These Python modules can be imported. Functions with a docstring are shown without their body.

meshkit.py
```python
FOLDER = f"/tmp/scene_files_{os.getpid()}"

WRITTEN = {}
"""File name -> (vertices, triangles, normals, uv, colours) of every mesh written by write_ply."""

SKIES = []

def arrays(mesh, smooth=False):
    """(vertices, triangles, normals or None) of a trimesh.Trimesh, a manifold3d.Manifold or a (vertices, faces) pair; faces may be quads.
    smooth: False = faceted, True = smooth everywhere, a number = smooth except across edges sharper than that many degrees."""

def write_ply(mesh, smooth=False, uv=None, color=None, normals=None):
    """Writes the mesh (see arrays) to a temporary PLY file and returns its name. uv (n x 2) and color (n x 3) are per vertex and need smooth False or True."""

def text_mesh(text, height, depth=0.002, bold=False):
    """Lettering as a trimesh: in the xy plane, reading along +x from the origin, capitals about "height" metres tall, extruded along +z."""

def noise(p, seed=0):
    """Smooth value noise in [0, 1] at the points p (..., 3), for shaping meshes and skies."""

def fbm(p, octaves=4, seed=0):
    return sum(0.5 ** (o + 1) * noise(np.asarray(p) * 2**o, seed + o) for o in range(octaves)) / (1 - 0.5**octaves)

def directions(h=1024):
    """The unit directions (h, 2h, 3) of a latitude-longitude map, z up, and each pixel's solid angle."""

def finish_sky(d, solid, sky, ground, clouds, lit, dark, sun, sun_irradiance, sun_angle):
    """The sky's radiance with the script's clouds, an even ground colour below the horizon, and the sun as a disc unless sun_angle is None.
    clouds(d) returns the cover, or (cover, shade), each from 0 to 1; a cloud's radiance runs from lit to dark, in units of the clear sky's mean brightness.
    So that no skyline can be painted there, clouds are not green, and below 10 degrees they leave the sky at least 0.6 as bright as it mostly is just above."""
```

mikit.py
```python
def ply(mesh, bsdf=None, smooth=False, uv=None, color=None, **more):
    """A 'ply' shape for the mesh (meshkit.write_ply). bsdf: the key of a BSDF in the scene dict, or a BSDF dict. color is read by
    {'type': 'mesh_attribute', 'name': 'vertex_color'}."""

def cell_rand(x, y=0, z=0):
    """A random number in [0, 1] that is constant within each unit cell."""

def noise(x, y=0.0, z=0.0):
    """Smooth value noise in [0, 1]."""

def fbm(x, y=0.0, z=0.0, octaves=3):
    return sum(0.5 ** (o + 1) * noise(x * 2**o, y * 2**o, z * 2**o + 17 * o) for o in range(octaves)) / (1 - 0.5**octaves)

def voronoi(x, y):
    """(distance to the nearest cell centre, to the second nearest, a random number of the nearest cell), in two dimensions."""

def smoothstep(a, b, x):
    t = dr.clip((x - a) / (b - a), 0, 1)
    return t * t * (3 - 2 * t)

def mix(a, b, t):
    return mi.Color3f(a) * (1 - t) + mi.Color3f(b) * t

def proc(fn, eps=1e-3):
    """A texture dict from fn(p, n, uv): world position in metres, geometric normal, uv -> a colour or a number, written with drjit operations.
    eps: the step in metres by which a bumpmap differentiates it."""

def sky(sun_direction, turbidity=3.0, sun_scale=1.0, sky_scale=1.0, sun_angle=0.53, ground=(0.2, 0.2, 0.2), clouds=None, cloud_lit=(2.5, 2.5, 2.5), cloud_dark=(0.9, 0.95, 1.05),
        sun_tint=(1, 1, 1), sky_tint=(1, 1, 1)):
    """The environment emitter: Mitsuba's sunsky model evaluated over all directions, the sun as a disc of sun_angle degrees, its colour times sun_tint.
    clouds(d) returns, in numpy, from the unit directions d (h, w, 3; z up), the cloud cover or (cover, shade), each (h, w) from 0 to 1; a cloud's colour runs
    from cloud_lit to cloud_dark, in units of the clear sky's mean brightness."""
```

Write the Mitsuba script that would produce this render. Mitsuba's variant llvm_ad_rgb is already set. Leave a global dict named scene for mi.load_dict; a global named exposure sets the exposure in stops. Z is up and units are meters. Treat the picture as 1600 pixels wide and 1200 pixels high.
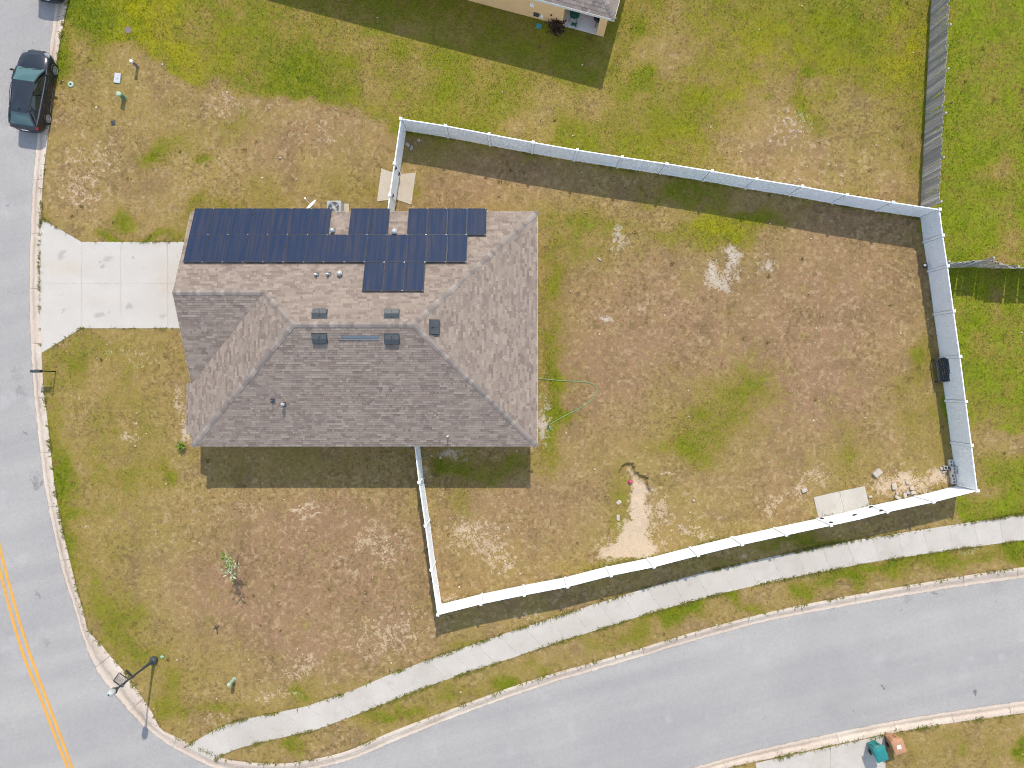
import math, random
import numpy as np, trimesh, shapely, drjit as dr, mitsuba as mi, mikit, meshkit
from shapely.geometry import Polygon, LineString, box as sbox
from mikit import noise, fbm, smoothstep, mix, cell_rand

T = mi.ScalarTransform4f
rng = np.random.default_rng(7)
random.seed(7)
H, F = 41.0, 1130.0                      # height of the drone, focal length in photo pixels
scene, labels = {}, {}

# ------------------------------------------------------------------ camera, sky, exposure
scene['camera'] = {'type': 'perspective', 'fov': 70.6, 'near_clip': 0.5, 'far_clip': 600.0,
                   'to_world': T().look_at(origin=[0, 0, H], target=[0, 0, 0], up=[0, 1, 0])}


def clouds(d):
    q = np.stack([d[..., 0] / (d[..., 2] + .25), d[..., 1] / (d[..., 2] + .25), d[..., 2] * 0], -1)
    c = meshkit.fbm(q * 1.7 + 3.1, 5, 4)
    return .45 + .5 * np.clip((c - .42) * 4.0, 0, 1)


SUN = np.array([.135, 1.0, 1.045])
scene['sky'] = mikit.sky(SUN, turbidity=3, clouds=clouds, cloud_lit=(2.8, 3.25, 4.0), cloud_dark=(1.0, 1.1, 1.3), sun_tint=(.97, 1.04, 1.17))
exposure = 1.87
K = 1.9                                  # linear picture value of a sunlit level surface / its albedo


def lin(c):
    c = np.asarray(c, float) / 255
    return np.where(c < .04045, c / 12.92, ((c + .055) / 1.055) ** 2.4)


def lit(*c):                             # albedo of a level surface that shows as this sRGB colour in sunlight
    return [float(x) for x in lin(c) / K]


def at(px, py, z=0.0):                   # the spot in the place, at height z, that photo pixel px, py shows
    return np.array([(px - 800) / F * (H - z), (600 - py) / F * (H - z), z])


def ats(pts, z=0.0):
    return np.array([at(x, y, z)[:2] for x, y in pts])


# ------------------------------------------------------------------ bookkeeping
taken = {}


def num(base):
    n = taken.get(base, -1) + 1
    taken[base] = n
    return base if n == 0 else f'{base}_{n:03d}'


def tag(key, label, cat=None, group=None, kind=None):
    d = {'label': label} if label else {}
    if cat: d['category'] = cat
    if group: d['group'] = group
    if kind: d['kind'] = kind
    labels[key] = d
    return key


def put(key, mesh, bsdf, smooth=False, uv=None, color=None):
    scene[key] = mikit.ply(mesh, bsdf, smooth=smooth, uv=uv, color=color)
    return key


def part(parent, name, mesh, bsdf, smooth=False, uv=None, color=None, kind=None, label=None):
    key = num(parent + '__' + name)
    put(key, mesh, bsdf, smooth, uv, color)
    if kind: labels[key] = {'kind': kind}
    if label: labels.setdefault(key, {})['label'] = label
    return key


def struct(name, mesh, bsdf, smooth=False, label=None):
    key = num(name)
    if mesh is not None: put(key, mesh, bsdf, smooth)
    labels[key] = {'kind': 'structure'}
    if label: labels[key]['label'] = label
    return key


# ------------------------------------------------------------------ mesh helpers
def rot(rz): return trimesh.transformations.rotation_matrix(rz, [0, 0, 1])


def mv(m, loc=(0, 0, 0), rz=0.0):
    m = m.copy()
    if rz: m.apply_transform(rot(rz))
    m.apply_translation(loc)
    return m


def bx(c, s, rz=0.0, bev=0.0):
    if bev:
        h = np.array(s) / 2
        pts = []
        for sx in (-1, 1):
            for sy in (-1, 1):
                for sz in (-1, 1):
                    q = np.array([sx, sy, sz])
                    for k in range(3):
                        b = np.full(3, bev); b[k] = 0
                        pts.append(q * (h - b))
        m = trimesh.convex.convex_hull(np.array(pts))
    else:
        m = trimesh.creation.box(s)
    return mv(m, c, rz)


def cyl(p0, p1, r0, r1=None, n=16):
    r1 = r0 if r1 is None else r1
    p0, p1 = np.array(p0, float), np.array(p1, float)
    d = p1 - p0; L = np.linalg.norm(d); d = d / L
    a = np.cross(d, [0, 0, 1] if abs(d[2]) < .9 else [1, 0, 0]); a /= np.linalg.norm(a)
    b = np.cross(d, a)
    t = np.arange(n) * 2 * np.pi / n
    ring = np.cos(t)[:, None] * a + np.sin(t)[:, None] * b
    v = np.vstack([p0 + ring * r0, p1 + ring * r1, [p0], [p1]])
    i = np.arange(n); j = (i + 1) % n
    f = np.vstack([np.stack([i, i + n, j + n], 1), np.stack([i, j + n, j], 1), np.stack([j, i, i * 0 + 2 * n], 1)[:, ::1],
                   np.stack([i + n, i * 0 + 2 * n + 1, j + n], 1)])
    m = trimesh.Trimesh(v, f, process=False); m.fix_normals()
    return m


def lathe(prof, n=24, loc=(0, 0, 0)):
    m = trimesh.creation.revolve(np.array(prof, float), sections=n)
    m.apply_translation(loc)
    return m


def tube(pts, r, n=6):
    pts = np.asarray(pts, float)
    d = np.gradient(pts, axis=0); d /= np.linalg.norm(d, axis=1)[:, None] + 1e-12
    up = np.array([0, 0, 1.0])
    a = np.cross(d, up)
    bad = np.linalg.norm(a, axis=1) < .05
    a[bad] = np.cross(d[bad], [1, 0, 0])
    a /= np.linalg.norm(a, axis=1)[:, None]
    b = np.cross(a, d)
    t = np.arange(n) * 2 * np.pi / n
    rr = np.broadcast_to(np.asarray(r, float), (len(pts),))
    v = (pts[:, None] + rr[:, None, None] * (np.cos(t)[None, :, None] * a[:, None] + np.sin(t)[None, :, None] * b[:, None])).reshape(-1, 3)
    f = []
    for k in range(len(pts) - 1):
        for i in range(n):
            j = (i + 1) % n
            f += [[k * n + i, k * n + j, (k + 1) * n + j], [k * n + i, (k + 1) * n + j, (k + 1) * n + i]]
    for i in range(1, n - 1):
        f.append([0, i + 1, i]); e = (len(pts) - 1) * n; f.append([e, e + i, e + i + 1])
    return trimesh.Trimesh(v, f, process=False)


def spline(pts, n=60):
    from scipy.interpolate import CubicSpline
    p = np.asarray(pts, float)
    s = np.r_[0, np.cumsum(np.linalg.norm(np.diff(p, axis=0), axis=1))]
    return CubicSpline(s, p)(np.linspace(0, s[-1], n))


def extrude(poly, z0, z1):
    out = []
    for g in getattr(poly, 'geoms', [poly]):
        if g.is_empty or g.area < 1e-6: continue
        m = trimesh.creation.extrude_polygon(g, z1 - z0, engine='earcut')
        m.apply_translation([0, 0, z0]); out.append(m)
    return cat(out)


def cat(ms): return trimesh.util.concatenate([m for m in ms if m is not None])


def chunk(size, seed, sub=1):
    r = np.random.default_rng(seed)
    m = trimesh.creation.icosphere(subdivisions=sub)
    v = m.vertices * (1 + .28 * (r.random((len(m.vertices), 1)) - .5))
    v = np.sign(v) * np.abs(v) ** .6
    m.vertices = v * np.array(size) / 2
    m.apply_transform(rot(r.random() * 6.28))
    return m


def grid_mesh(P):                        # P (a, b, 3)
    a, b = P.shape[:2]
    i, j = np.meshgrid(np.arange(a - 1), np.arange(b - 1), indexing='ij')
    q = (i * b + j).ravel()
    f = np.vstack([np.stack([q, q + b, q + b + 1], 1), np.stack([q, q + b + 1, q + 1], 1)])
    return trimesh.Trimesh(P.reshape(-1, 3), f, process=False)


# ------------------------------------------------------------------ materials
def diffuse(name, c, **k): scene[name] = {'type': 'twosided', 'bsdf': {'type': 'diffuse', 'reflectance': {'type': 'rgb', 'value': list(c)}}}


def prin(name, c, rough=.5, **k):
    col = c if isinstance(c, dict) else {'type': 'rgb', 'value': [float(x) for x in c]}
    scene[name] = {'type': 'twosided', 'bsdf': {'type': 'principled', 'base_color': col, 'roughness': rough, **k}}


M_ = F / H                               # photo pixels per metre on the ground
# where the lawn is green (px, py, radius x, radius y, amount), where it is browner, where bare sand shows
GREEN = [(1110, 640, 60, 55, .52), (1095, 705, 45, 38, .46), (1075, 680, 18, 30, .3), (1150, 625, 30, 20, .25), (1180, 600, 50, 40, .45), (905, 335, 45, 22, .55), (930, 385, 55, 45, .45), (1010, 365, 50, 25, .35), (1125, 365, 60, 26, 1.0), (1190, 345, 60, 12, .7),
         (1090, 300, 70, 20, 1.0), (860, 440, 22, 90, .6), (855, 560, 18, 50, .45), (862, 625, 14, 60, .8), (880, 650, 18, 14, .7), (852, 700, 22, 40, .4), (990, 690, 60, 40, .2), (975, 815, 14, 45, .65), (965, 760, 14, 30, .4),
         (1010, 820, 9, 18, .8), (1008, 869, 18, 8, .9), (935, 880, 60, 10, .4), (1330, 720, 35, 55, .45), (1250, 690, 60, 40, .15), (1420, 640, 20, 60, .35), (1437, 560, 12, 30, .6), (1465, 640, 16, 90, .4), (760, 735, 70, 26, .75), (690, 725, 12, 12, .8), (720, 800, 20, 90, .3),
         (480, 725, 150, 30, .25), (1250, 320, 60, 14, .6), (680, 240, 40, 30, .3), (1140, 880, 200, 10, .3), (1390, 840, 120, 16, .35), (1250, 848, 70, 14, .9), (1120, 890, 60, 10, .2), (1390, 600, 40, 50, .18),
         # front yard
         (95, 745, 13, 26, 1.3), (104, 830, 14, 60, .75), (122, 900, 18, 50, .55), (160, 960, 40, 40, .28), (170, 640, 110, 140, .34), (215, 745, 40, 30, .35), (170, 850, 70, 110, .24), (265, 745, 12, 14, .6), (330, 950, 60, 60, .12), (195, 975, 40, 30, .4), (210, 1020, 40, 30, .5), (260, 1080, 30, 40, .4),
         (300, 1050, 70, 40, .25), (290, 1125, 60, 18, .3), (475, 1085, 20, 10, .9), (380, 1108, 120, 12, .45), (560, 1070, 80, 12, .35), (720, 1005, 30, 12, .6), (640, 940, 50, 30, .15),
         (90, 100, 16, 34, 1.25), (130, 40, 40, 50, .75), (190, 25, 60, 40, .6), (240, 250, 22, 18, .95), (314, 246, 14, 8, .9), (270, 230, 30, 16, .4), (195, 340, 18, 16, .85), (165, 368, 20, 10, .6), (250, 371, 80, 6, .8), (340, 335, 60, 20, .4), (310, 310, 14, 14, .6), (75, 335, 10, 10, .7),
         (420, 300, 90, 30, .3), (370, 190, 60, 40, .3), (190, 170, 60, 50, .15), (560, 290, 40, 30, .3), (180, 545, 80, 20, .3), (100, 570, 30, 24, .45), (80, 680, 12, 60, .4), (640, 300, 14, 20, .5),
         # verge between pavement and road, corner plot
         (465, 1165, 16, 14, 1.1), (420, 1170, 30, 20, .25), (590, 1125, 45, 14, .7), (640, 1120, 35, 12, .7), (720, 1085, 60, 16, .6), (790, 1075, 20, 10, 1.0), (830, 1050, 60, 18, .5), (930, 1000, 70, 20, .45), (1000, 985, 30, 20, .5), (1050, 955, 40, 16, 1.3), (1085, 944, 12, 8, 1.2), (1140, 935, 16, 12, 1.1), (1180, 950, 30, 12, .7),
         (1250, 925, 25, 14, .9), (1310, 900, 40, 14, .9), (1340, 905, 20, 12, .8), (1400, 890, 30, 12, .5), (1470, 885, 40, 12, .7), (1560, 865, 60, 10, .6), (1590, 860, 30, 14, .7), (1530, 1160, 90, 40, .3), (1420, 1170, 14, 30, .5), (1595, 1175, 12, 12, 1.0), (1350, 880, 60, 7, .9), (1440, 870, 60, 7, .8),
         # less green in the neighbours' lawns
         (1205, 225, 85, 60, -1.15), (1290, 265, 70, 40, -.9), (480, 115, 45, 35, .45), (540, 150, 30, 20, .4), (620, 90, 40, 30, .3), (455, 100, 20, 20, .3), (1050, 60, 50, 50, -.55), (1030, 100, 40, 30, -.35), (1200, 130, 40, 50, -.15), (1390, 250, 40, 60, -.55), (1430, 300, 40, 20, -.4), (1345, 160, 50, 30, -.4), (1245, 130, 30, 30, -.4), (900, 160, 70, 30, -.45), (830, 195, 40, 18, -.7), (700, 60, 120, 30, -.2), (560, 60, 60, 30, -.25),
         (560, 160, 60, 20, -.35), (590, 120, 50, 30, -.3), (420, 40, 50, 20, -.15), (650, 110, 30, 20, -.25), (1010, 125, 22, 16, .55), (995, 45, 16, 12, .4), (1260, 115, 14, 10, .7), (1250, 150, 12, 22, .7), (1270, 195, 20, 30, .5), (1105, 190, 60, 40, .3), (1330, 50, 60, 40, .3),
         (1565, 690, 30, 26, -.95), (1535, 675, 24, 30, -.5), (1545, 770, 30, 12, -.8), (1530, 745, 16, 20, -.5), (1565, 475, 12, 22, -.6), (1590, 370, 30, 30, -.45), (1560, 265, 16, 14, -.5), (1580, 415, 40, 8, -.5), (1500, 490, 10, 16, -.4), (1570, 120, 40, 60, -.2), (1515, 720, 14, 40, -.55)]
YELLOW = [(250, 60, 60, 70, .9), (230, 20, 40, 30, .6), (330, 100, 60, 30, .6), (1125, 360, 60, 26, .8), (1180, 100, 90, 70, .7), (1420, 60, 60, 60, .5), (1060, 220, 80, 50, .35), (590, 172, 50, 12, .4), (850, 60, 30, 30, .5), (1560, 260, 60, 60, .35), (700, 175, 50, 12, .2), (1400, 100, 30, 60, .5), (1310, 110, 40, 40, .2), (1480, 590, 60, 200, .1)]
BROWN = [(1200, 520, 210, 130, .8), (1010, 480, 120, 90, .6), (1330, 450, 120, 110, .6), (820, 780, 110, 70, .8), (940, 600, 80, 70, .7), (1290, 640, 80, 80, .7), (1180, 760, 90, 50, .5), (560, 820, 120, 70, .75), (440, 850, 120, 80, .8), (600, 950, 110, 70, .95), (470, 960, 110, 60, .8), (700, 310, 50, 30, .6), (800, 270, 120, 30, .8), (1000, 290, 60, 20, .4),
         (140, 300, 70, 40, .6), (350, 160, 60, 20, .5), (500, 200, 90, 40, .6), (430, 230, 60, 40, .5), (1200, 250, 60, 40, .5), (1360, 330, 120, 30, .7), (800, 1010, 90, 14, .6), (520, 1030, 100, 40, .6), (380, 930, 80, 60, .7), (300, 900, 60, 60, .3)]
SAND = [(987, 738, 9, 12, .5), (1000, 757, 15, 12, 1.05), (998, 785, 15, 20, 1.35), (997, 805, 13, 18, 1.3), (990, 824, 14, 14, 1.2), (985, 845, 26, 18, 1.2), (985, 862, 30, 16, 1.2), (1006, 848, 22, 14, .7), (958, 856, 18, 20, .5), (1028, 780, 16, 26, .42), (1028, 815, 22, 22, .42),
        (1112, 422, 9, 18, .85), (1141, 415, 14, 24, .66), (1132, 440, 20, 12, .60), (1190, 412, 14, 10, .85), (1150, 395, 16, 10, .6), (968, 372, 11, 26, .75), (935, 380, 6, 8, .55), (946, 506, 13, 6, .95), (1005, 490, 10, 6, .45), (740, 822, 36, 22, .62), (775, 860, 30, 24, .6), (720, 850, 24, 24, .48), (790, 885, 10, 10, .6),
        (1078, 828, 26, 12, .55), (1112, 835, 26, 10, .42), (1265, 748, 26, 16, .62), (1245, 775, 20, 16, .6), (1205, 790, 20, 16, .5), (1420, 755, 46, 18, .7), (1390, 770, 36, 16, .5), (1470, 745, 20, 16, .85), (698, 930, 14, 10, .8), (849, 640, 6, 26, .62), (849, 672, 8, 18, .75), (284, 640, 8, 40, .7), (292, 680, 12, 12, .8), (706, 705, 20, 10, .8), (665, 730, 7, 26, .55),
        (468, 791, 12, 4, .8), (488, 812, 12, 4, .85), (480, 798, 10, 3, .6), (610, 850, 50, 40, .3), (560, 860, 60, 40, .25), (590, 990, 60, 40, .42), (470, 1050, 50, 30, .45), (420, 1090, 40, 12, .45), (650, 975, 30, 30, .3), (140, 245, 50, 40, .4), (125, 310, 40, 30, .45), (350, 165, 40, 18, .45), (200, 550, 60, 20, .4), (120, 620, 20, 10, .4),
        (210, 690, 16, 14, .5), (1240, 300, 20, 20, .3), (1240, 190, 30, 30, .3), (500, 205, 60, 40, .28), (820, 960, 30, 10, .6), (1500, 855, 50, 6, .5), (190, 690, 20, 10, .35), (213, 660, 6, 16, .4), (1250, 230, 60, 40, .2), (340, 245, 60, 40, .2), (330, 1130, 40, 10, .4), (1040, 740, 10, 8, .5), (360, 700, 80, 30, .12), (385, 790, 60, 12, .35), (1020, 868, 60, 10, .3), (1150, 860, 60, 8, .35)]


def world_blobs(bl):
    return [(float(at(x, y)[0]), float(at(x, y)[1]), rx / M_, ry / M_, a) for x, y, rx, ry, a in bl]


WG, WY, WB, WS = map(world_blobs, (GREEN, YELLOW, BROWN, SAND))
NLINE = ats([(0, 10), (110, 30), (215, 72), (290, 128), (400, 147), (480, 157), (632, 204), (1439, 341)])
ELINE = ats([(1457, 0), (1437, 320), (1440, 341), (1496, 760), (1500, 800)])


def pw(xs, ys, x, mx):
    s = np.diff(ys) / np.diff(xs)
    out = float(ys[0]) + float(s[0]) * (x - float(xs[0]))
    for k in range(1, len(s)):
        out = out + float(s[k] - s[k - 1]) * mx(x - float(xs[k]), 0.0)
    return out


def blobs(bl, x, y, ex):
    out = 0.0
    for cx, cy, rx, ry, a in bl:
        u, v = (x - cx) * (1 / rx), (y - cy) * (1 / ry)
        out = out + a * ex(-.8 * (u * u + v * v))
    return out


def sstep(a, b, x):
    t = np.clip((x - a) / (b - a), 0, 1)
    return t * t * (3 - 2 * t)


def fields(x, y, ex, mx, ss):
    north = ss(-.5, .5, y - pw(NLINE[:, 0], NLINE[:, 1], x, mx))
    ex_line = pw(-ELINE[:, 1], ELINE[:, 0], -y, mx)
    east = ss(-.2, .2, x - ex_line) * ss(-9.6, -8.6, y)
    g = blobs(WG, x, y, ex) + .78 * north * (1 - east) + .95 * east
    return g, blobs(WY, x, y, ex), blobs(WB, x, y, ex), blobs(WS, x, y, ex), north, east


def rgb(*c): return mi.Color3f(*lit(*c))


def lawn_colour(p, n, uv):
    x, y = p.x, p.y
    w1, w2 = noise(x * .9, y * .9, 3.3), noise(x * .9, y * .9, 8.8)
    w3, w4 = noise(x * 3.1, y * 3.1, 5.5), noise(x * 3.1, y * 3.1, 1.5)
    wx, wy = x + (w1 - .5) * 1.1 + (w3 - .5) * .5, y + (w2 - .5) * 1.1 + (w4 - .5) * .5
    g, yl, br, sa, north, east = fields(wx, wy, dr.exp, dr.maximum, smoothstep)
    n1, n2 = fbm(x * 1.1, y * 1.1, 2.0, 4), fbm(x * 5.3, y * 5.3, 7.0, 3)
    n3, n4 = noise(x * 17, y * 17, 4.0), noise(x * 26 + 7.7 * n2, y * 11, 9.0)
    n5 = noise(x * 9, y * 31 + 5 * n1, 2.0)
    bm = dr.clip(br * .85 + (n1 - .5) * .9 + .1, 0, 1)
    n6 = fbm(x * .45 + 3.3, y * .45, 5.0, 3)
    dry = mix(rgb(172, 150, 96), rgb(168, 138, 110), bm)
    dry = mix(dry, rgb(160, 146, 84), smoothstep(.42, .72, n6) * .6 * (1 - .75 * bm))
    dry = mix(dry, rgb(150, 126, 96), smoothstep(.50, .80, fbm(x * .8 + 7.1, y * .8, 1.0, 3)) * .6)
    dry = mix(dry, rgb(202, 178, 142), smoothstep(.50, .82, n2) * .62)
    dry = mix(dry, rgb(140, 120, 84), smoothstep(.54, .80, fbm(x * 3.7 + 11, y * 3.7, 3.0, 3)) * .5)
    olive = smoothstep(-.05, .85, g + (n1 - .5) * .8 + (n2 - .5) * .5)
    gm = smoothstep(.30, 1.25, g + (n1 - .5) * 1.0 + (n2 - .5) * .7 + (n3 - .5) * .3)
    grn = mix(rgb(117, 132, 34), rgb(160, 160, 32), dr.clip(yl + (n1 - .5) * .8, 0, 1))
    grn = mix(grn, rgb(132, 154, 34), east * .8)
    grn = mix(grn, rgb(98, 122, 36), smoothstep(.45, .8, noise(x * 1.9, y * 1.9, 6.6)) * .5)
    grn = mix(grn, rgb(166, 158, 76), smoothstep(.52, .85, n2) * .45)
    c = mix(dry, rgb(152, 140, 58), olive * .75)
    c = mix(c, grn, gm * .95)
    speck = smoothstep(.60, .80, noise(x * 7.3, y * 7.3, 12.0)) * smoothstep(.35, .65, noise(x * .5, y * .5, 13.0))
    c = mix(c, rgb(116, 100, 66), speck * .42 * (1 - gm))
    sm = smoothstep(.36, .84, sa + (n2 - .5) * 1.15 + (n3 - .5) * .7 + (n1 - .5) * .3) * smoothstep(.10, .34, sa)
    greyness = smoothstep(-4.6, -3.6, y) * smoothstep(-19.0, -17.0, x)
    sand = mix(rgb(222, 202, 178), rgb(212, 201, 188), greyness)
    c = mix(c, sand, sm * (.52 + .42 * smoothstep(.5, 1.0, sa)))
    return c * (.93 + .16 * n3 + .13 * n4) * (.95 + .17 * n5)


def lawn_bump(p, n, uv):
    return noise(p.x * 13, p.y * 13, 1.0) * .6 + noise(p.x * 31, p.y * 31, 2.0) * .4


scene['lawn_material'] = {'type': 'twosided', 'bsdf': {'type': 'bumpmap', 'tex': mikit.proc(lawn_colour and lawn_bump, .01), 'scale': .028,
                          'bsdf': {'type': 'diffuse', 'reflectance': mikit.proc(lawn_colour)}}}
scene['blade_material'] = {'type': 'twosided', 'bsdf': {'type': 'diffuse', 'reflectance': mikit.proc(lambda p, n, uv: lawn_colour(p, n, uv) * 1.06)}}

STAINS = [(at(x, y)[:2], r, a) for x, y, r, a in [(13, 457, .12, .8), (8, 319, .09, .6), (22, 578, .2, .3), (50, 68, .16, .35), (57, 757, .3, .55), (52, 748, .35, .35), (58, 929, .2, .4), (30, 612, .4, .3), (36, 678, .15, .5), (70, 1003, .35, .3), (1462, 929, .2, .7), (1472, 931, .12, .5), (1527, 1084, .16, .8),
          (1382, 1075, .1, .8), (1337, 1113, .09, .6), (1558, 940, .08, .6), (1420, 936, .3, .25), (1409, 954, .1, .5), (26, 585, .5, .2), (1170, 1130, .1, .5), (1196, 1122, .12, .4), (1300, 1110, .8, .1), (1557, 915, .5, .12), (1330, 1090, 1.2, .07), (20, 300, .8, .08)]]


def asphalt_colour(p, n, uv):
    x, y = p.x, p.y
    a = fbm(x * .35, y * .35, 1.0, 3)
    t = y - x * .25                        # wear along the lanes of the east-west road
    l1 = noise(x * .12, t * 1.3, 3.0)
    l2 = noise(x * .5, t * 6.0, 5.0)
    s = noise(x * 24, y * 24, 7.0)
    s2 = noise(x * 9, y * 9, 8.0)
    c = mix(rgb(190, 190, 192), rgb(206, 205, 204), dr.clip(a * .9 + (l1 - .5) * .8 + (l2 - .5) * .25, 0, 1))
    c = c * (.90 + .14 * s + .06 * s2)
    c = mix(c, rgb(214, 216, 220), smoothstep(.7, .85, fbm(x * .9, y * .9, 4.0, 3)) * .35)
    c = c * (1 - .10 * smoothstep(.62, .9, noise(x * 48, y * 48, 11.0)))
    d = mi.Float(0)
    wx, wy = x + (noise(x * 7, y * 7, 1.0) - .5) * .35, y + (noise(x * 7, y * 7, 2.0) - .5) * .35
    for q, r, k in STAINS:
        e = dr.exp(-(dr.square(wx - float(q[0])) + dr.square(wy - float(q[1]))) / (r * r))
        d = dr.maximum(d, .75 * k * smoothstep(.35, .95, e + (s2 - .5) * .9))
    return mix(c, rgb(84, 84, 88), d)


scene['asphalt'] = {'type': 'twosided', 'bsdf': {'type': 'bumpmap', 'tex': mikit.proc(lambda p, n, uv: noise(p.x * 40, p.y * 40, 3.0), .006), 'scale': .004, 'bsdf': {'type': 'diffuse', 'reflectance': mikit.proc(asphalt_colour)}}}


def concrete(c0, c1, stain, amount=.25):
    def fn(p, n, uv):
        a = fbm(p.x * .8, p.y * .8, 2.0, 3)
        s = noise(p.x * 21, p.y * 21, 4.0)
        c = mix(rgb(*c0), rgb(*c1), dr.clip((a - .5) * 1.8 + .5, 0, 1))
        return mix(c, rgb(*stain), smoothstep(.55, .85, fbm(p.x * 2.3, p.y * 2.3, 9.0, 4)) * amount) * (.94 + .1 * s)
    return mikit.proc(fn)


for nm, a in (('pavement_concrete', concrete((218, 213, 205), (229, 225, 218), (194, 189, 180))), ('pavement_concrete_light', concrete((223, 218, 210), (233, 229, 223), (198, 193, 184))),
              ('pad_concrete', concrete((222, 210, 192), (230, 221, 206), (200, 186, 166)))):
    scene[nm] = {'type': 'twosided', 'bsdf': {'type': 'diffuse', 'reflectance': a}}

DSTAIN = [(at(x, y)[:2], r, s, a) for x, y, r, s, a in [(97, 398, .2, .28, .35), (168, 405, .3, .14, .3), (160, 417, .16, .1, .4), (158, 408, .12, .08, .3), (208, 403, .12, .12, .35), (224, 420, .12, .1, .2), (99, 485, .1, .1, .35), (203, 478, .26, .2, .35), (157, 492, .4, .14, .35), (172, 487, .1, .1, .2), (254, 494, .12, .16, .3), (95, 460, .6, .05, .15), (148, 387, .1, .06, .2)]]


def drive_colour(p, n, uv):
    x, y = p.x, p.y
    c = mix(rgb(227, 224, 219), rgb(237, 234, 230), fbm(x * .7, y * 1.4, 1.0, 3))
    c = c * (.96 + .06 * noise(x * 20, y * 20, 2.0))
    rust = dr.exp(-dr.square((x + 25.6) / 1.6) - dr.square((y - 6.6) / .5)) + dr.exp(-dr.square((x + 19.4) / .8) - dr.square((y - 5.8) / 1.5)) + .6 * dr.exp(-dr.square((x + 23.5) / 1.2) - dr.square((y - 4.7) / .3))
    c = mix(c, rgb(226, 208, 186), dr.clip(rust * (.25 + .9 * fbm(x * 2, y * 4, 6.0, 3)) * .5, 0, .5))
    w = (noise(x * 6, y * 6, 5.0) - .5) * .25
    d = mi.Float(0)
    for q, r, s, k in DSTAIN:
        e = dr.exp(-dr.square((x + w - float(q[0])) / r) - dr.square((y + w - float(q[1])) / s))
        d = dr.maximum(d, k * smoothstep(.2, .9, e))
    return mix(c, rgb(150, 148, 146), d)


scene['driveway_concrete'] = {'type': 'twosided', 'bsdf': {'type': 'diffuse', 'reflectance': mikit.proc(drive_colour)}}


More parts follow.
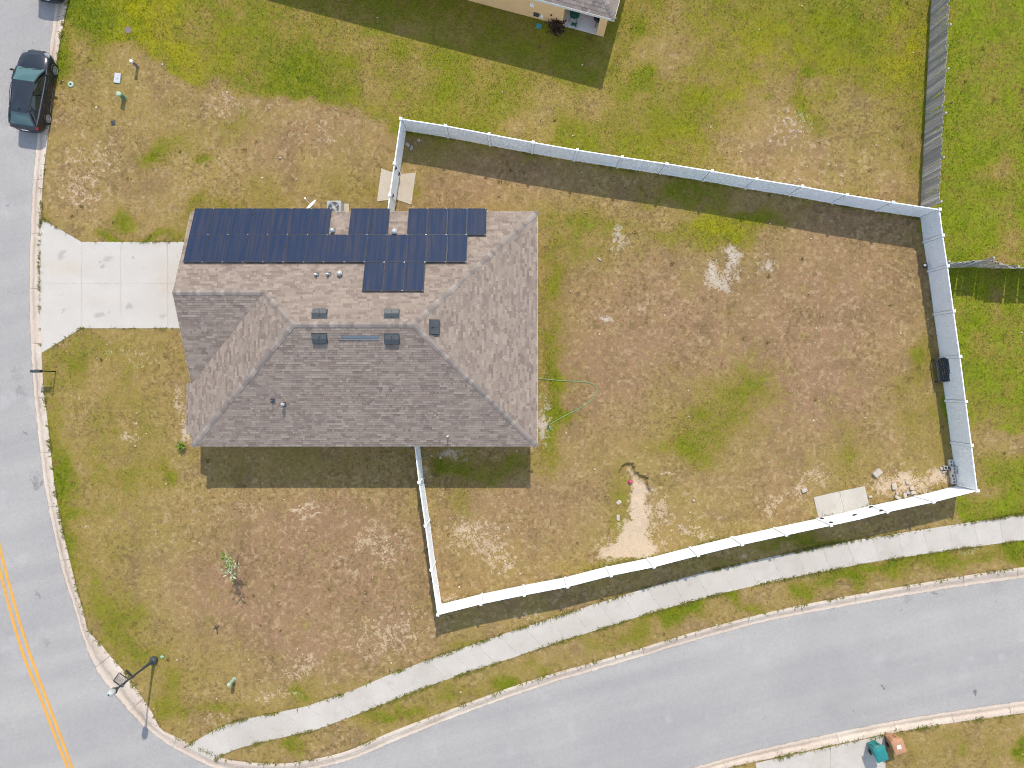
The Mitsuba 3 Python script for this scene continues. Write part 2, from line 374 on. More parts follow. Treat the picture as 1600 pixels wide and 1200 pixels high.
def kerb_colour(base):
    def fn(p, n, uv):                     # uv: along, across (0 lawn side, 1 road side)
        u, v = uv.x, uv.y
        a = noise(p.x * .9, p.y * .9, 2.0)
        b = fbm(p.x * 4.0, p.y * 4.0, 6.0, 3)
        c = mix(rgb(*base), rgb(234, 218, 203), dr.clip(a * 1.2 - .3 + (b - .5) * .8, 0, 1))
        dirt = dr.exp(-dr.square((v - .62 + (b - .5) * .2) / .12)) * (.25 + .75 * a)
        c = mix(c, rgb(158, 144, 130), dr.clip(dirt * .65, 0, 1))
        c = mix(c, rgb(150, 146, 144), smoothstep(.93, .99, v + (b - .5) * .1) * .7)
        return c * (.92 + .14 * noise(p.x * 22, p.y * 22, 3.0))
    return mikit.proc(fn)


scene['kerb_concrete'] = {'type': 'twosided', 'bsdf': {'type': 'diffuse', 'reflectance': kerb_colour((248, 236, 222))}}
scene['kerb_concrete_pink'] = {'type': 'twosided', 'bsdf': {'type': 'diffuse', 'reflectance': kerb_colour((242, 227, 213))}}

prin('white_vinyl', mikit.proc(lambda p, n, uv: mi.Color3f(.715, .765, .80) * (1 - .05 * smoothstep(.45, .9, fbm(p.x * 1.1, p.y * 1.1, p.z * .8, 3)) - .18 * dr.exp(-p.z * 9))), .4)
prin('gap_shade_grey', (.36, .38, .40), .6)  # grey for the shade lines painted beside the fence posts
prin('black_metal', (.015, .016, .018), .45)
prin('dark_metal', (.035, .045, .055), .5)
prin('grey_metal', (.3, .31, .32), .35, metallic=.7)
prin('galvanised', (.42, .44, .46), .5, metallic=.3)
prin('white_plastic', (.75, .76, .75), .4)
prin('pale_green_plastic', lit(190, 222, 196), .5)
prin('green_plastic', (.08, .19, .11), .5)
prin('black_plastic', (.02, .024, .027), .5)
prin('black_rubber', (.018, .018, .018), .8)
prin('red_lens', (.32, .02, .025), .2)
prin('clear_lens', (.16, .18, .2), .1, clearcoat=1.0)
prin('orange_paint', mikit.proc(lambda p, n, uv: mix(rgb(249, 188, 84), rgb(232, 182, 108), smoothstep(.4, .75, fbm(p.x * 6, p.y * 6, 1.0, 3)))), .8)
prin('shingle', {'type': 'mesh_attribute', 'name': 'vertex_color'}, .95, specular=.2)
for i, c in enumerate(((172, 162, 155), (158, 149, 143), (186, 177, 169), (150, 141, 136))):
    prin(f'cap_shingle_{i}', lit(*c), .95, specular=.2)
diffuse('roof_felt', (.06, .055, .05))
diffuse('fascia_paint', (.62, .6, .56))
diffuse('cream_stucco', (.5, .44, .36))


def stucco(p, n, uv):
    return mi.Color3f(.80, .54, .28) * (.93 + .1 * fbm(p.x * 6, p.y * 6, p.z * 6, 3))


diffuse('unused_grey', (.3, .3, .3)); del scene['unused_grey']
scene['beige_stucco'] = {'type': 'twosided', 'bsdf': {'type': 'diffuse', 'reflectance': mikit.proc(stucco)}}
prin('window_glass', (.03, .04, .05), .08, specular=.8)


def cells(p, n, uv):                      # uv in metres on the panel
    u, v = uv.x, uv.y
    bar = dr.abs(u / .0835 - dr.floor(u / .0835) - .5)
    row = dr.abs(v / .083 - dr.floor(v / .083) - .5)
    line = smoothstep(.40, .47, bar) * .8 + smoothstep(.45, .49, row) * .5
    tint = noise(p.x * 1.4, p.y * 1.4, 5.0)
    sheen = smoothstep(.2, .9, noise(u * 14 + p.x * .7, v * .6 + u * 3.0, 4.0 + dr.floor(p.x)))
    c = mix(mi.Color3f(.009, .021, .056), mi.Color3f(.032, .033, .052), sheen * (.35 + .65 * tint))
    return mix(c, mi.Color3f(.05, .048, .056), line * .4)


prin('solar_cells', mikit.proc(cells), .14, specular=.4)


def weathered(k):
    base = [(.36, .35, .34), (.48, .46, .44), (.27, .27, .265), (.39, .365, .345)][k]

    def fn(p, n, uv):
        g = noise(p.x * 60, p.y * 60, p.z * 2.0) * .5 + noise(p.x * 25, p.y * 25, p.z * .9) * .5
        return mi.Color3f(*base) * (.6 + .8 * g)
    return mikit.proc(fn)


for k in range(4): scene[f'weathered_wood_{k}'] = {'type': 'twosided', 'bsdf': {'type': 'diffuse', 'reflectance': weathered(k)}}
prin('car_paint', (.006, .012, .022), .12, specular=.5, clearcoat=1.0, clearcoat_gloss=.95)
prin('windscreen_glass', (.04, .095, .10), .06, specular=.9)
prin('car_glass', (.012, .02, .018), .06, specular=.9)
prin('alloy', (.42, .44, .46), .35, metallic=.6)
prin('teal_bin', lit(30, 150, 152), .45)
prin('teal_bin_dark', (.02, .16, .16), .5)
prin('orange_bin', lit(214, 160, 124), .5)
prin('orange_bin_dark', (.36, .17, .08), .5)
prin('hose_green', lit(152, 188, 132), .5)
prin('pink_rubber', lit(222, 74, 130), .35)
diffuse('block_grey', (.6, .59, .57))
diffuse('block_dark', (.3, .3, .3))
diffuse('rubble_white', lit(222, 213, 200))
diffuse('pebble_white', lit(238, 226, 204))
diffuse('bark', lit(190, 170, 150))
for i, c in enumerate(((140, 172, 60), (168, 196, 100), (222, 232, 196))): scene[f'leaf_{i}'] = {'type': 'twosided', 'bsdf': {'type': 'diffuse', 'reflectance': {'type': 'rgb', 'value': lit(*c)}}}
diffuse('dead_brown', (.07, .045, .035))
diffuse('patio_concrete', (.58, .58, .58))

# ------------------------------------------------------------------ roads, kerbs, lawn
WKERB = [((112, -60), (92, -60)), ((106, 0), (86, 0)), ((100, 32), (81, 34)), ((89, 92), (74, 92)), ((75, 212), (57, 212)), ((66, 300), (49, 300)), ((63.5, 370), (46, 370)), ((62, 440), (44, 440)), ((63, 500), (45, 500)), ((65, 552), (47, 550)), ((67.5, 600), (50, 600)), ((74, 655), (55.5, 655)),
         ((81, 720), (62.5, 720)), ((87, 770), (70, 770)), ((100, 837), (83, 837)), ((115, 900), (99, 903)), ((131, 960), (117, 958)), ((138, 985), (126, 990)), ((160, 1009), (137, 1022)), ((174, 1027), (149, 1047)), ((192, 1047), (163, 1068)), ((207, 1067), (180, 1090)), ((222, 1090), (199, 1112)), ((237, 1112), (217, 1131)), ((252, 1140), (240, 1149)),
         ((275, 1151), (266, 1168)), ((300, 1164), (295, 1183)), ((330, 1178), (322, 1197)), ((352, 1186), (348, 1204)), ((400, 1192), (400, 1210)), ((440, 1193), (445, 1210)), ((490, 1186), (496, 1202)), ((531, 1177), (537, 1192)), ((610, 1144), (616, 1160)), ((697, 1111), (702, 1125)), ((800, 1073), (804, 1088)), ((862, 1053), (866, 1067)), ((955, 1027), (959, 1040)),
         ((1090, 986), (1093, 1000)), ((1200, 957), (1203, 971)), ((1260, 944), (1263, 959)), ((1400, 918), (1402, 934)), ((1505, 900), (1507, 917)), ((1600, 886), (1602, 904)), ((1760, 866), (1762, 884))]
SKERB = [((960, 1253), (955, 1238)), ((1080, 1217), (1076, 1202)), ((1160, 1194), (1156, 1180)), ((1200, 1186), (1196, 1170)), ((1340, 1156), (1336, 1139)), ((1417, 1141), (1414, 1124)), ((1478, 1131), (1475, 1114)), ((1600, 1114), (1598, 1096)), ((1760, 1093), (1758, 1075))]
# the kerb continues out of sight
back_line = [at(*a)[:2] for a, b in WKERB]
s_line = [at(*a)[:2] for a, b in SKERB]
block = Polygon([*back_line, (160, -2), (160, 160), (-24, 160)])
south = Polygon([*s_line, (160, -13), (160, -160), (8, -160), (9, -40)])
west = Polygon([(-160, 160), (-33.5, 160), (-33.5, 20), (-34.5, 0), (-31, -22), (-20, -45), (-6, -70), (-6, -160), (-160, -160)])
hollow = sbox(*at(950, 884)[:2], *at(1040, 712)[:2])
lawn_poly = block.difference(hollow)


def sheet(poly, z):
    out = []
    for g in getattr(poly, 'geoms', [poly]):
        v, f = trimesh.creation.triangulate_polygon(g, engine='earcut')
        out.append(trimesh.Trimesh(np.c_[v, np.full(len(v), z)], f, process=False))
    m = cat(out)
    if m.face_normals[:, 2].mean() < 0: m.invert()
    return m


struct('lawn', cat([sheet(lawn_poly, 0.0), sheet(south, 0.0), sheet(west, 0.0)]), 'lawn_material', label='patchy lawns of dry brown and green grass round the house')
struct('road', sheet(sbox(-180, -180, 180, 180).difference(hollow.buffer(.3, join_style=2)), -.082), 'asphalt', label='pale grey asphalt street bending round the corner plot')

# the hollow a dog or rain dug into the back yard, sandy below a dark undercut rim
hx0, hy0, hx1, hy1 = hollow.bounds
gx, gy = np.linspace(hx0, hx1, 66), np.linspace(hy0, hy1, 124)
X, Y = np.meshgrid(gx, gy, indexing='ij')
rim = ats([(969, 733), (973, 726), (981, 723), (990, 726), (994, 733), (997, 740), (1004, 743), (1010, 745), (1014, 752), (1016, 762)])
rim = spline(rim, 60) + (meshkit.noise(np.stack([np.arange(60) * .45, np.zeros(60), np.zeros(60)], -1), 9)[:, None] - .5) * .16
inside = Polygon([*rim, *ats([(1014, 800), (1006, 830), (985, 835), (975, 800), (975, 765), (966, 745)])])
pts = shapely.points(X.ravel(), Y.ravel())
dr_ = shapely.distance(pts, LineString(rim)).reshape(X.shape)
ins = shapely.contains(inside, pts).reshape(X.shape)
db = shapely.distance(pts, inside.exterior).reshape(X.shape)
depth = np.where(ins, .20 * np.exp(-(dr_ / 1.1) ** 2) * sstep(0, .10, np.where(dr_ < .5, dr_ * 2, 1)) * sstep(0, .25, np.maximum(db, np.where(dr_ < .3, dr_ * 3, 0))), 0)
nz = (meshkit.fbm(np.stack([X * 3, Y * 3, X * 0], -1), 4, 3) - .5) * .10 * ins * np.clip(db / .2, 0, 1)
struct('dug_hollow', grid_mesh(np.stack([X, Y, nz - depth], -1)), 'lawn_material', smooth=50, label='bare sandy hollow in the back yard with a dark undercut rim')


def resample(pairs, step):
    a, b = ats([p for p, q in pairs]), ats([q for p, q in pairs])
    s = np.r_[0, np.cumsum(np.linalg.norm(np.diff((a + b) / 2, axis=0), axis=1))]
    from scipy.interpolate import PchipInterpolator
    fa, fb = PchipInterpolator(s, a), PchipInterpolator(s, b)
    return fa, fb, s[-1]


PROF = [(0, -.09), (0, .012), (.06, .018), (.28, .01), (.48, -.045), (.62, -.066), (.82, -.07), (1.0, -.072), (1.0, -.14)]


def kerb(pairs, label, seg=3.05):
    root = struct('kerb', None, None, label=label)
    fa, fb, L = resample(pairs, .3)
    n = int(L / seg)
    ed = np.linspace(0, L, n + 1)
    for k in range(n):
        ss_ = np.linspace(ed[k] + .012, ed[k + 1] - .012, 8)
        A, B = fa(ss_), fb(ss_)
        P = np.zeros((8, len(PROF), 3)); U = np.zeros((8, len(PROF), 2))
        jit = .018 * (rng.random(8) - .5)
        for j, (t, z) in enumerate(PROF):
            P[:, j, :2] = A * (1 - t) + B * t
            if t == 1: P[:, j, :2] += (B - A) * jit[:, None] * 2
            P[:, j, 2] = z
            U[:, j, 0] = ss_; U[:, j, 1] = t
        m = grid_mesh(P)
        caps = []
        for row in (0, 7):
            i0 = row * len(PROF)
            caps += [[i0, i0 + j, i0 + j + 1] for j in range(1, len(PROF) - 1)]
        m = trimesh.Trimesh(m.vertices, np.vstack([m.faces, caps]), process=False)
        part(root, 'kerb_section', m, 'kerb_concrete' if rng.random() < .6 else 'kerb_concrete_pink', uv=U.reshape(-1, 2))
    return root


kerb(WKERB, 'low rolled concrete kerb round the corner plot, widening at the drain')
kerb(SKERB, 'low rolled concrete kerb on the far side of the road, by the bins')

# pavement
PU = ats([(291, 1167), (299, 1161), (315, 1152), (337, 1139), (367, 1127), (400, 1120), (477, 1104), (550, 1079), (615, 1051), (690, 1023), (800, 986), (922, 946), (1015, 917), (1100, 894), (1200, 871), (1300, 850), (1355, 841), (1495, 819), (1600, 803), (1760, 782)])
PL = ats([(335, 1189), (346, 1180), (358, 1175), (370, 1170), (385, 1166), (402, 1161), (492, 1141), (577, 1109), (662, 1075), (720, 1054), (800, 1028), (877, 1002), (950, 979), (1025, 955), (1112, 931), (1200, 910), (1357, 879), (1502, 857), (1600, 844), (1760, 822)])
pu_, pl_ = LineString(PU), LineString(PL)
root = struct('pavement', None, None, label='pale concrete pavement of square slabs following the bend')
n = 38
pave_polys = []
for k in range(n):
    a0, a1 = k / n, (k + 1) / n
    c = []
    for t in np.linspace(a0, a1, 4): c.append(pu_.interpolate(t, normalized=True).coords[0])
    for t in np.linspace(a1, a0, 4): c.append(pl_.interpolate(t, normalized=True).coords[0])
    g = Polygon(c).buffer(-.0035, join_style=2)
    pave_polys.append(Polygon(c))
    part(root, 'pavement_slab', extrude(g, -.08, .022 + .004 * rng.random()), 'pavement_concrete' if rng.random() < .5 else 'pavement_concrete_light')

# driveway
root = struct('driveway', None, None, label='clean white concrete driveway flaring out to the street')
GX = -16.25
jy = float(at(0, 443)[1]); yT = float(at(0, 378)[1]); yB = float(at(0, 513)[1])
jx = [float(at(x, 0)[0]) for x in (127.5, 188, 262)] + [GX]
fl = [at(64, 341)[:2], at(62, 380)[:2], at(61.5, 443)[:2], at(63, 500)[:2], at(64.5, 552)[:2]]
slabs = [[fl[0], (jx[0], yT), (jx[0], jy), fl[2], fl[1]], [fl[2], (jx[0], jy), (jx[0], yB), fl[4], fl[3]]]
for a, b in zip(jx[:-1], jx[1:]):
    slabs += [[(a, yT), (b, yT), (b, jy), (a, jy)], [(a, jy), (b, jy), (b, yB), (a, yB)]]
drive_poly = shapely.union_all([Polygon(s) for s in slabs])
for s in slabs: part(root, 'driveway_slab', extrude(Polygon(s).buffer(-.004, join_style=2), -.08, .02), 'driveway_concrete')
root = struct('driveway', None, None, label='corner of a concrete driveway under the two bins')
dl = [at(1180, 1192)[:2], at(1298, 1166.5)[:2], at(1383, 1148)[:2], at(1384, 1260)[:2], at(1298, 1270)[:2], at(1196, 1280)[:2]]
for s in ([dl[0], dl[1], dl[4], dl[5]], [dl[1], dl[2], dl[3], dl[4]]): part(root, 'driveway_slab', extrude(Polygon(s).buffer(-.008, join_style=2), -.08, .02), 'pavement_concrete_light')
far_drive = Polygon(dl)

# yellow double line
def stripe(pix, w, z):
    c = spline(ats(pix), 80)
    return sheet(LineString(c).buffer(w / 2, cap_style=2), z)


tag(put('road_marking', stripe([(-22, 800), (-9, 860), (1.5, 905), (19, 972), (37, 1030), (62, 1092), (82, 1145), (104, 1200), (140, 1280)], .175, -.078), 'orange_paint'), 'left one of the two orange yellow centre lines on the street', 'road marking')
tag(put('road_marking_001', stripe([(-14, 800), (0, 864), (9.5, 902), (27.5, 967), (46, 1025), (70, 1090), (90, 1143), (110, 1197), (147, 1277)], .175, -.078), 'orange_paint'), 'right one of the two orange yellow centre lines on the street', 'road marking')

# pads under the gates
root = struct('gate_pad', None, None, label='two cream concrete slabs under the side gate by the house')
pads = []
for s in ([(596, 263), (620, 272), (614, 312), (589, 315)], [(621, 272.5), (650, 269.5), (643, 320), (614.5, 311)]):
    pads.append(Polygon(ats(s))); part(root, 'gate_pad_slab', extrude(pads[-1].buffer(-.006, join_style=2), -.05, .035), 'pad_concrete')
root = struct('gate_pad', None, None, label='two pale concrete slabs inside the double gate to the pavement')
for s in ([(1271, 777), (1311, 767.5), (1320, 803), (1279, 812)], [(1311, 767.5), (1351, 759.5), (1359, 794), (1320, 803)]):
    pads.append(Polygon(ats(s))); part(root, 'gate_pad_slab', extrude(pads[-1].buffer(-.006, join_style=2), -.05, .03), 'pavement_concrete')

# ------------------------------------------------------------------ the house
ZE, SL = 2.7, .46
X0, X1, Y0, Y1 = -16.95, 1.36, -3.3, 9.13
YR = (Y0 + Y1) / 2; RX0, RX1 = X0 + (Y1 - YR), X1 - (Y1 - YR)
YG = 4.58; XV = X0 + (Y1 - YG)                        # garage ridge
ZR = ZE + SL * (Y1 - YR); ZG = ZE + SL * (Y1 - YG)
YGS = YG - (Y1 - YG)                                  # garage's south eave
house = num('house')
tag(house, 'single storey house with brown shingle hip roof carrying black solar panels', 'house')
wx0, wx1, wy0, wy1 = X0 + .45, X1 - .45, Y0 + .45, Y1 - .45
foot = Polygon([(wx0, wy0), (wx1, wy0), (wx1, wy1), (wx0, wy1)])
wall = part(house, 'wall', cat([extrude(foot.difference(foot.buffer(-.2, join_style=2)), -.1, ZE - .03),
            trimesh.Trimesh([(wx0, YGS + .45, ZE - .03), (wx0, Y1 - .45, ZE - .03), (wx0, YG, ZG - .2)], [[0, 2, 1]], process=False)]), 'cream_stucco')


def wall_panel(c, s, m, name, frame=True):
    k = part(house, name, bx(c, s), m)
    return k


gd = part(house, 'garage_door', bx((wx0 - .02, 5.9, 1.07), (.05, 4.9, 2.13)), 'white_plastic')
for i in range(4):
    for j in range(8): part(gd, 'panel', bx((wx0 - .05, 3.75 + .61 * j, .28 + .53 * i), (.02, .5, .4), bev=.005), 'white_plastic')
d = part(house, 'door', bx((wx0 - .02, -.5, 1.05), (.06, .95, 2.1)), 'black_metal'); part(d, 'handle', bx((wx0 - .08, -.15, 1.0), (.06, .04, .2)), 'galvanised')
for (c, s) in [((wx0 - .02, -2.0, 1.5), (.05, 1.0, 1.3)), ((-13, wy0 - .02, 1.5), (1.2, .05, 1.2)), ((-8, wy0 - .02, 1.5), (1.2, .05, 1.2)), ((-2.2, wy0 - .02, 1.5), (1.2, .05, 1.2)), ((wx1 + .02, 0.5, 1.5), (.05, 1.5, 1.2)), ((wx1 + .02, 3.2, 1.08), (.05, 1.8, 2.1)), ((wx1 + .02, 6.6, 1.5), (.05, 1.2, 1.2)), ((-6.5, wy1 + .02, 1.6), (1.0, .05, 1.0)), ((-1.5, wy1 + .02, 1.6), (1.0, .05, 1.0))]:
    w = part(house, 'window', bx(c, s), 'window_glass')
    ax = 0 if s[0] < .1 else 1
    fr = []
    for sg in (-1, 1):
        o = [0, 0, sg * s[2] / 2]; q = [.09, .09, .06]; q[1 - ax] = s[1 - ax] + .12; fr.append(bx(np.add(c, o), q))
        o = [0, 0, 0]; o[1 - ax] = sg * s[1 - ax] / 2; q = [.085, .085, s[2]]; q[1 - ax] = .06; fr.append(bx(np.add(c, o), q))
    part(w, 'frame', cat(fr), 'white_plastic')


def pz(x, y):                                         # height of the roof
    z = min(ZE + SL * (Y1 - y), ZE + SL * (y - Y0), ZE + SL * (X1 - x), ZE + SL * (x - X0))
    if x < XV + 8 and y > YGS: z = max(z, min(ZE + SL * (Y1 - y), ZE + SL * (y - YGS))) if x < XV + (y - YG) * (1 if y < YG else 0) + .001 or x < XV else z
    return z


def zs(pl, f): return np.array([(x, y, f(x, y)) for x, y in pl])


fN = lambda x, y: ZE + SL * (Y1 - y)
fS = lambda x, y: ZE + SL * (y - Y0)
fE = lambda x, y: ZE + SL * (X1 - x)
fW = lambda x, y: ZE + SL * (x - X0)
fG = lambda x, y: ZE + SL * (y - YGS)
XP = -17.32
N1 = [(X0 - .05, Y1), (XV, Y1), (XV, YG), (X0 - .05, YG)]
N2 = [(XV, Y1), (X1, Y1), (RX1, YR), (RX0, YR), (XV, YG)]
Sp = [(X0, Y0), (X1, Y0), (RX1, YR), (RX0, YR)]
Ep = [(X1, Y0), (X1, Y1), (RX1, YR)]
W1 = [(RX0, YR), (XV, YG), (X0, YGS), (X0, Y0)]
W2 = [(X0, YGS + .02), (XP, YGS + .02), (XP, -2.66), (X0, -2.66)]
Gp = [(X0 - .05, YG), (XV, YG), (X0, YGS), (X0 - .05, YGS)]
deck = []
for pl, f in ((N1, fN), (N2, fN), (Sp, fS), (Ep, fE), (W1, fW), (W2, fW), (Gp, fG)):
    v = zs(pl, f); k = len(v)
    vv = np.vstack([v, v - [0, 0, .16]])
    fc = [[0, i, i + 1] for i in range(1, k - 1)] + [[k, k + i + 1, k + i] for i in range(1, k - 1)]
    for i in range(k): j = (i + 1) % k; fc += [[i, k + i, k + j], [i, k + j, j]]
    deck.append(trimesh.Trimesh(vv, fc, process=False))
roof = part(house, 'roof', cat(deck), 'roof_felt')
fas = []
for (x0, y0, x1, y1, z0, z1) in [(X0, Y0, X1, Y0, ZE, ZE), (X1, Y0, X1, Y1, ZE, ZE), (X0, Y1, X1, Y1, ZE, ZE), (X0 - .05, YG, X0 - .05, Y1, ZG, ZE), (X0 - .05, YG, X0 - .05, YGS, ZG, ZE), (XP, YGS, XP, -2.66, ZE - .17, ZE - .17), (X0, -2.66, X0, Y0, ZE, ZE)]:
    d = np.array([x1 - x0, y1 - y0]); L = np.hypot(*d); o = np.array([d[1], -d[0]]) / L * .012
    v = []
    for (x, y, z) in ((x0, y0, z0), (x1, y1, z1)):
        for sg in (-1, 1):
            for dz in (-.19, -.005): v.append((x + o[0] * sg, y + o[1] * sg, z + dz))
    fas.append(trimesh.convex.convex_hull(np.array(v)))
part(roof, 'fascia', cat(fas), 'fascia_paint')
part(house, 'soffit', extrude(Polygon([(X0 + .02, Y0 + .02), (X1 - .02, Y0 + .02), (X1 - .02, Y1 - .02), (X0 + .02, Y1 - .02)]).difference(foot.buffer(-.05)), ZE - .17, ZE - .15), 'fascia_paint')


def shingles(polys, f, updir, seed, tint=1.0, expo=.128, holder=None):
    """every shingle of one slope: its own wedge and tone"""
    r = np.random.default_rng(seed)
    up = np.array([*updir, SL]); cs = np.linalg.norm(up)
    e = np.array([-updir[1], updir[0]], float)
    P2 = [np.array(p) for p in polys]
    allp = np.vstack(P2)
    u_all, v_all = allp @ e, allp @ np.array(updir)
    step = expo / cs
    V, Fc, C = [], [], []
    base = np.array([lit(*c) for c in ((178, 164, 153), (169, 154, 144), (185, 171, 160), (160, 146, 137), (172, 159, 149), (153, 139, 131))])
    v0, nv = v_all.min(), 0
    shp = [Polygon(p) for p in P2]
    j = 0
    while v0 + j * step < v_all.max():
        va, vb = v0 + j * step, v0 + (j + 1) * step
        u = u_all.min() - r.random() * .4
        tones = []
        while u < u_all.max():
            w = r.choice([.10, .16, .22, .30, .42]) * (.9 + .3 * r.random())
            cell = r.choice(6, p=[.24, .22, .16, .16, .14, .08])
            col = base[cell] * (.93 + .14 * r.random()) * tint
            for sp in shp:
                rect = Polygon([tuple(e * a + np.array(updir) * b) for a, b in ((u, va), (u + w, va), (u + w, vb), (u, vb))])
                if not sp.intersects(rect): continue
                q = rect if sp.contains(rect) else sp.intersection(rect)
                if q.geom_type != 'Polygon' or q.area < 1e-5: continue
                c = np.array(q.exterior.coords)[:-1]
                vv = c @ np.array(updir)
                t = (vv - va) / step
                z = np.array([f(x, y) for x, y in c]) + .020 - .015 * t
                k = len(c)
                V += [np.c_[c, z]]; Fc += [[nv, nv + i, nv + i + 1] for i in range(1, k - 1)]
                C += [np.tile(col, (k, 1))]; nv += k
                lo = np.where(t < .02)[0]
                if len(lo) == 2:
                    a, b = c[lo[0]], c[lo[1]]
                    za, zb = z[lo]
                    V += [np.array([(*a, za), (*b, zb), (*b, zb - .02), (*a, za - .02)])]
                    Fc += [[nv, nv + 1, nv + 2], [nv, nv + 2, nv + 3]]; C += [np.tile(col * .8, (4, 1))]; nv += 4
            u += w + .004
        j += 1
    part(holder, 'shingles', trimesh.Trimesh(np.vstack(V), np.array(Fc), process=False), 'shingle', color=np.vstack(C), kind='stuff')


shingles([N1, N2], fN, (0, -1), 1, holder=roof)
shingles([Sp], fS, (0, 1), 2, holder=roof)
shingles([Ep], fE, (-1, 0), 3, holder=roof)
shingles([W1, W2], fW, (1, 0), 4, holder=roof)
shingles([Gp], fG, (0, 1), 5, holder=roof)


def caps(p0, p1, drop, holder, step=.2):
    p0, p1 = np.array(p0, float), np.array(p1, float)
    d = p1 - p0; L = np.linalg.norm(d); d /= L
    lat = np.array([-d[1], d[0], 0]); lat /= np.linalg.norm(lat)
    n = int(L / step)
    for k in range(n):
        a, b = p0 + d * (k * step), p0 + d * min(k * step + step * 1.25, L)
        w = .135 + .008 * rng.random()
        v = []
        for q, h in ((a, .045), (b, .028)):
            for s in (-1, 0, 1):
                o = q + lat * w * s + [0, 0, h - abs(s) * w * drop]
                v += [o, o - [0, 0, .03]]
        v = np.array(v)
        f = []
        for s in (0, 1):
            i = s * 2
            f += [[i, i + 2, i + 8], [i, i + 8, i + 6], [i, i + 1, i + 3], [i, i + 3, i + 2], [i + 6, i + 8, i + 9], [i + 6, i + 9, i + 7]]
        f += [[0, 6, 7], [0, 7, 1], [4, 5, 11], [4, 11, 10]]
        part(holder, 'ridge_cap', trimesh.Trimesh(v, f, process=False), f'cap_shingle_{rng.choice(4, p=[.4, .3, .15, .15])}')


hd = SL * .7071
caps((X0, Y0, ZE), (RX0, YR, ZR), hd, roof)
caps((X1, Y0, ZE), (RX1, YR, ZR), hd, roof)
caps((X1, Y1, ZE), (RX1, YR, ZR), hd, roof)
caps((XV, YG, ZG), (RX0, YR, ZR), hd, roof)
caps((RX0, YR, ZR), (RX1, YR, ZR), SL, roof)
caps((X0 - .05, YG, ZG), (XV, YG, ZG), SL, roof)


def slope_frame(x, y, f, updir):
    """matrix whose x runs along the eave, y up the slope, z out of the roof"""
    z = f(x, y)
    up = np.array([*updir, SL]); up /= np.linalg.norm(up)
    e = np.array([updir[1], -updir[0], 0.0])
    n = np.cross(e, up)
    Mx = np.eye(4); Mx[:3, 0], Mx[:3, 1], Mx[:3, 2], Mx[:3, 3] = e, up, n, (x, y, z)
    return Mx


def on(m, Mx): m = m.copy(); m.apply_transform(Mx); return m


def solve(px, py, f, off=0.0):                        # the spot on a roof slope shown at px, py
    z = 3.0
    for _ in range(40): p = at(px, py, z); z = f(p[0], p[1]) + off
    return at(px, py, z)


vents = [(499, 490.5, fN, (0, -1)), (612, 491, fN, (0, -1)), (499, 528.5, fS, (0, 1)), (612, 529, fS, (0, 1)), (678, 511, fE, (-1, 0))]
for px, py, f, ud in vents:
    p = solve(px, py, f, .08)
    Mx = slope_frame(p[0], p[1], f, ud)
    hood = trimesh.convex.convex_hull(np.array([(-.36, -.24, .03), (.36, -.24, .03), (.36, .22, .03), (-.36, .22, .03), (-.35, -.22, .16), (.35, -.22, .16), (.35, .02, .15), (-.35, .02, .15), (-.34, .21, .05), (.34, .21, .05)]))
    v = part(house, 'roof_vent', on(hood, Mx), 'dark_metal')
    part(v, 'flange', on(bx((0, 0, .025), (.78, .54, .012)), Mx), 'dark_metal')
    part(v, 'seam', on(bx((0, -.02, .14), (.035, .40, .06), bev=.008), Mx), 'dark_metal')
    part(v, 'louvre', on(bx((0, -.245, .09), (.64, .03, .07)), Mx), 'black_metal')


def pipe(px, py, f, ud, h, r, hood=None, mat='white_plastic'):
    p = solve(px, py, f, h * .8)
    z = f(p[0], p[1])
    c = part(house, 'vent_pipe', cyl((p[0], p[1], z - .05), (p[0], p[1], z + h), r, r, 12), mat, smooth=40)
    part(c, 'flashing', on(bx((0, 0, .022), (.24, .26, .01)), slope_frame(p[0], p[1], f, ud)), 'dark_metal')
    if hood: part(c, 'hood', mv(lathe([(0, h + .1), (hood * .6, h + .07), (hood, h - .02), (hood * .9, h - .04), (r, h - .03)], 16), (p[0], p[1], z)), 'galvanised', smooth=40)


pipe(493, 428, fN, (0, -1), .32, .04); pipe(511.5, 427.5, fN, (0, -1), .34, .035); pipe(530.5, 427, fN, (0, -1), .25, .09, .14, 'galvanised')
pipe(519, 360, fN, (0, -1), .28, .09, .12, 'galvanised'); pipe(616, 361.5, fN, (0, -1), .3, .10, .15, 'galvanised')
pipe(441.5, 632, fS, (0, 1), .3, .07, .10, 'galvanised'); pipe(424, 626, fS, (0, 1), .3, .025, None, 'grey_metal')
p = solve(699, 682, fS, .5)
c = part(house, 'vent_pipe', cyl((p[0], p[1], fS(p[0], p[1]) - .05), (p[0], p[1], fS(p[0], p[1]) + .5), .035, .035, 10), 'white_plastic', smooth=40)
# pale metal strip below the ridge
p = solve(561, 527, fS, .03)
Mx = slope_frame(p[0], p[1], fS, (0, 1))
prin('strip_blue', lit(136, 150, 162), .3, metallic=.3)
st = part(house, 'roof_strip', on(trimesh.convex.convex_hull(np.array([(-.95, -.03, .02), (1.0, -.05, .02), (1.0, -.05, .04), (-.95, -.03, .04), (-.75, .10, .02), (1.0, .1, .02), (-.75, .1, .04), (1.0, .1, .04)])), Mx), 'strip_blue')
part(st, 'rail', on(bx((0, -.08, .045), (2.0, .035, .04)), Mx), 'grey_metal')

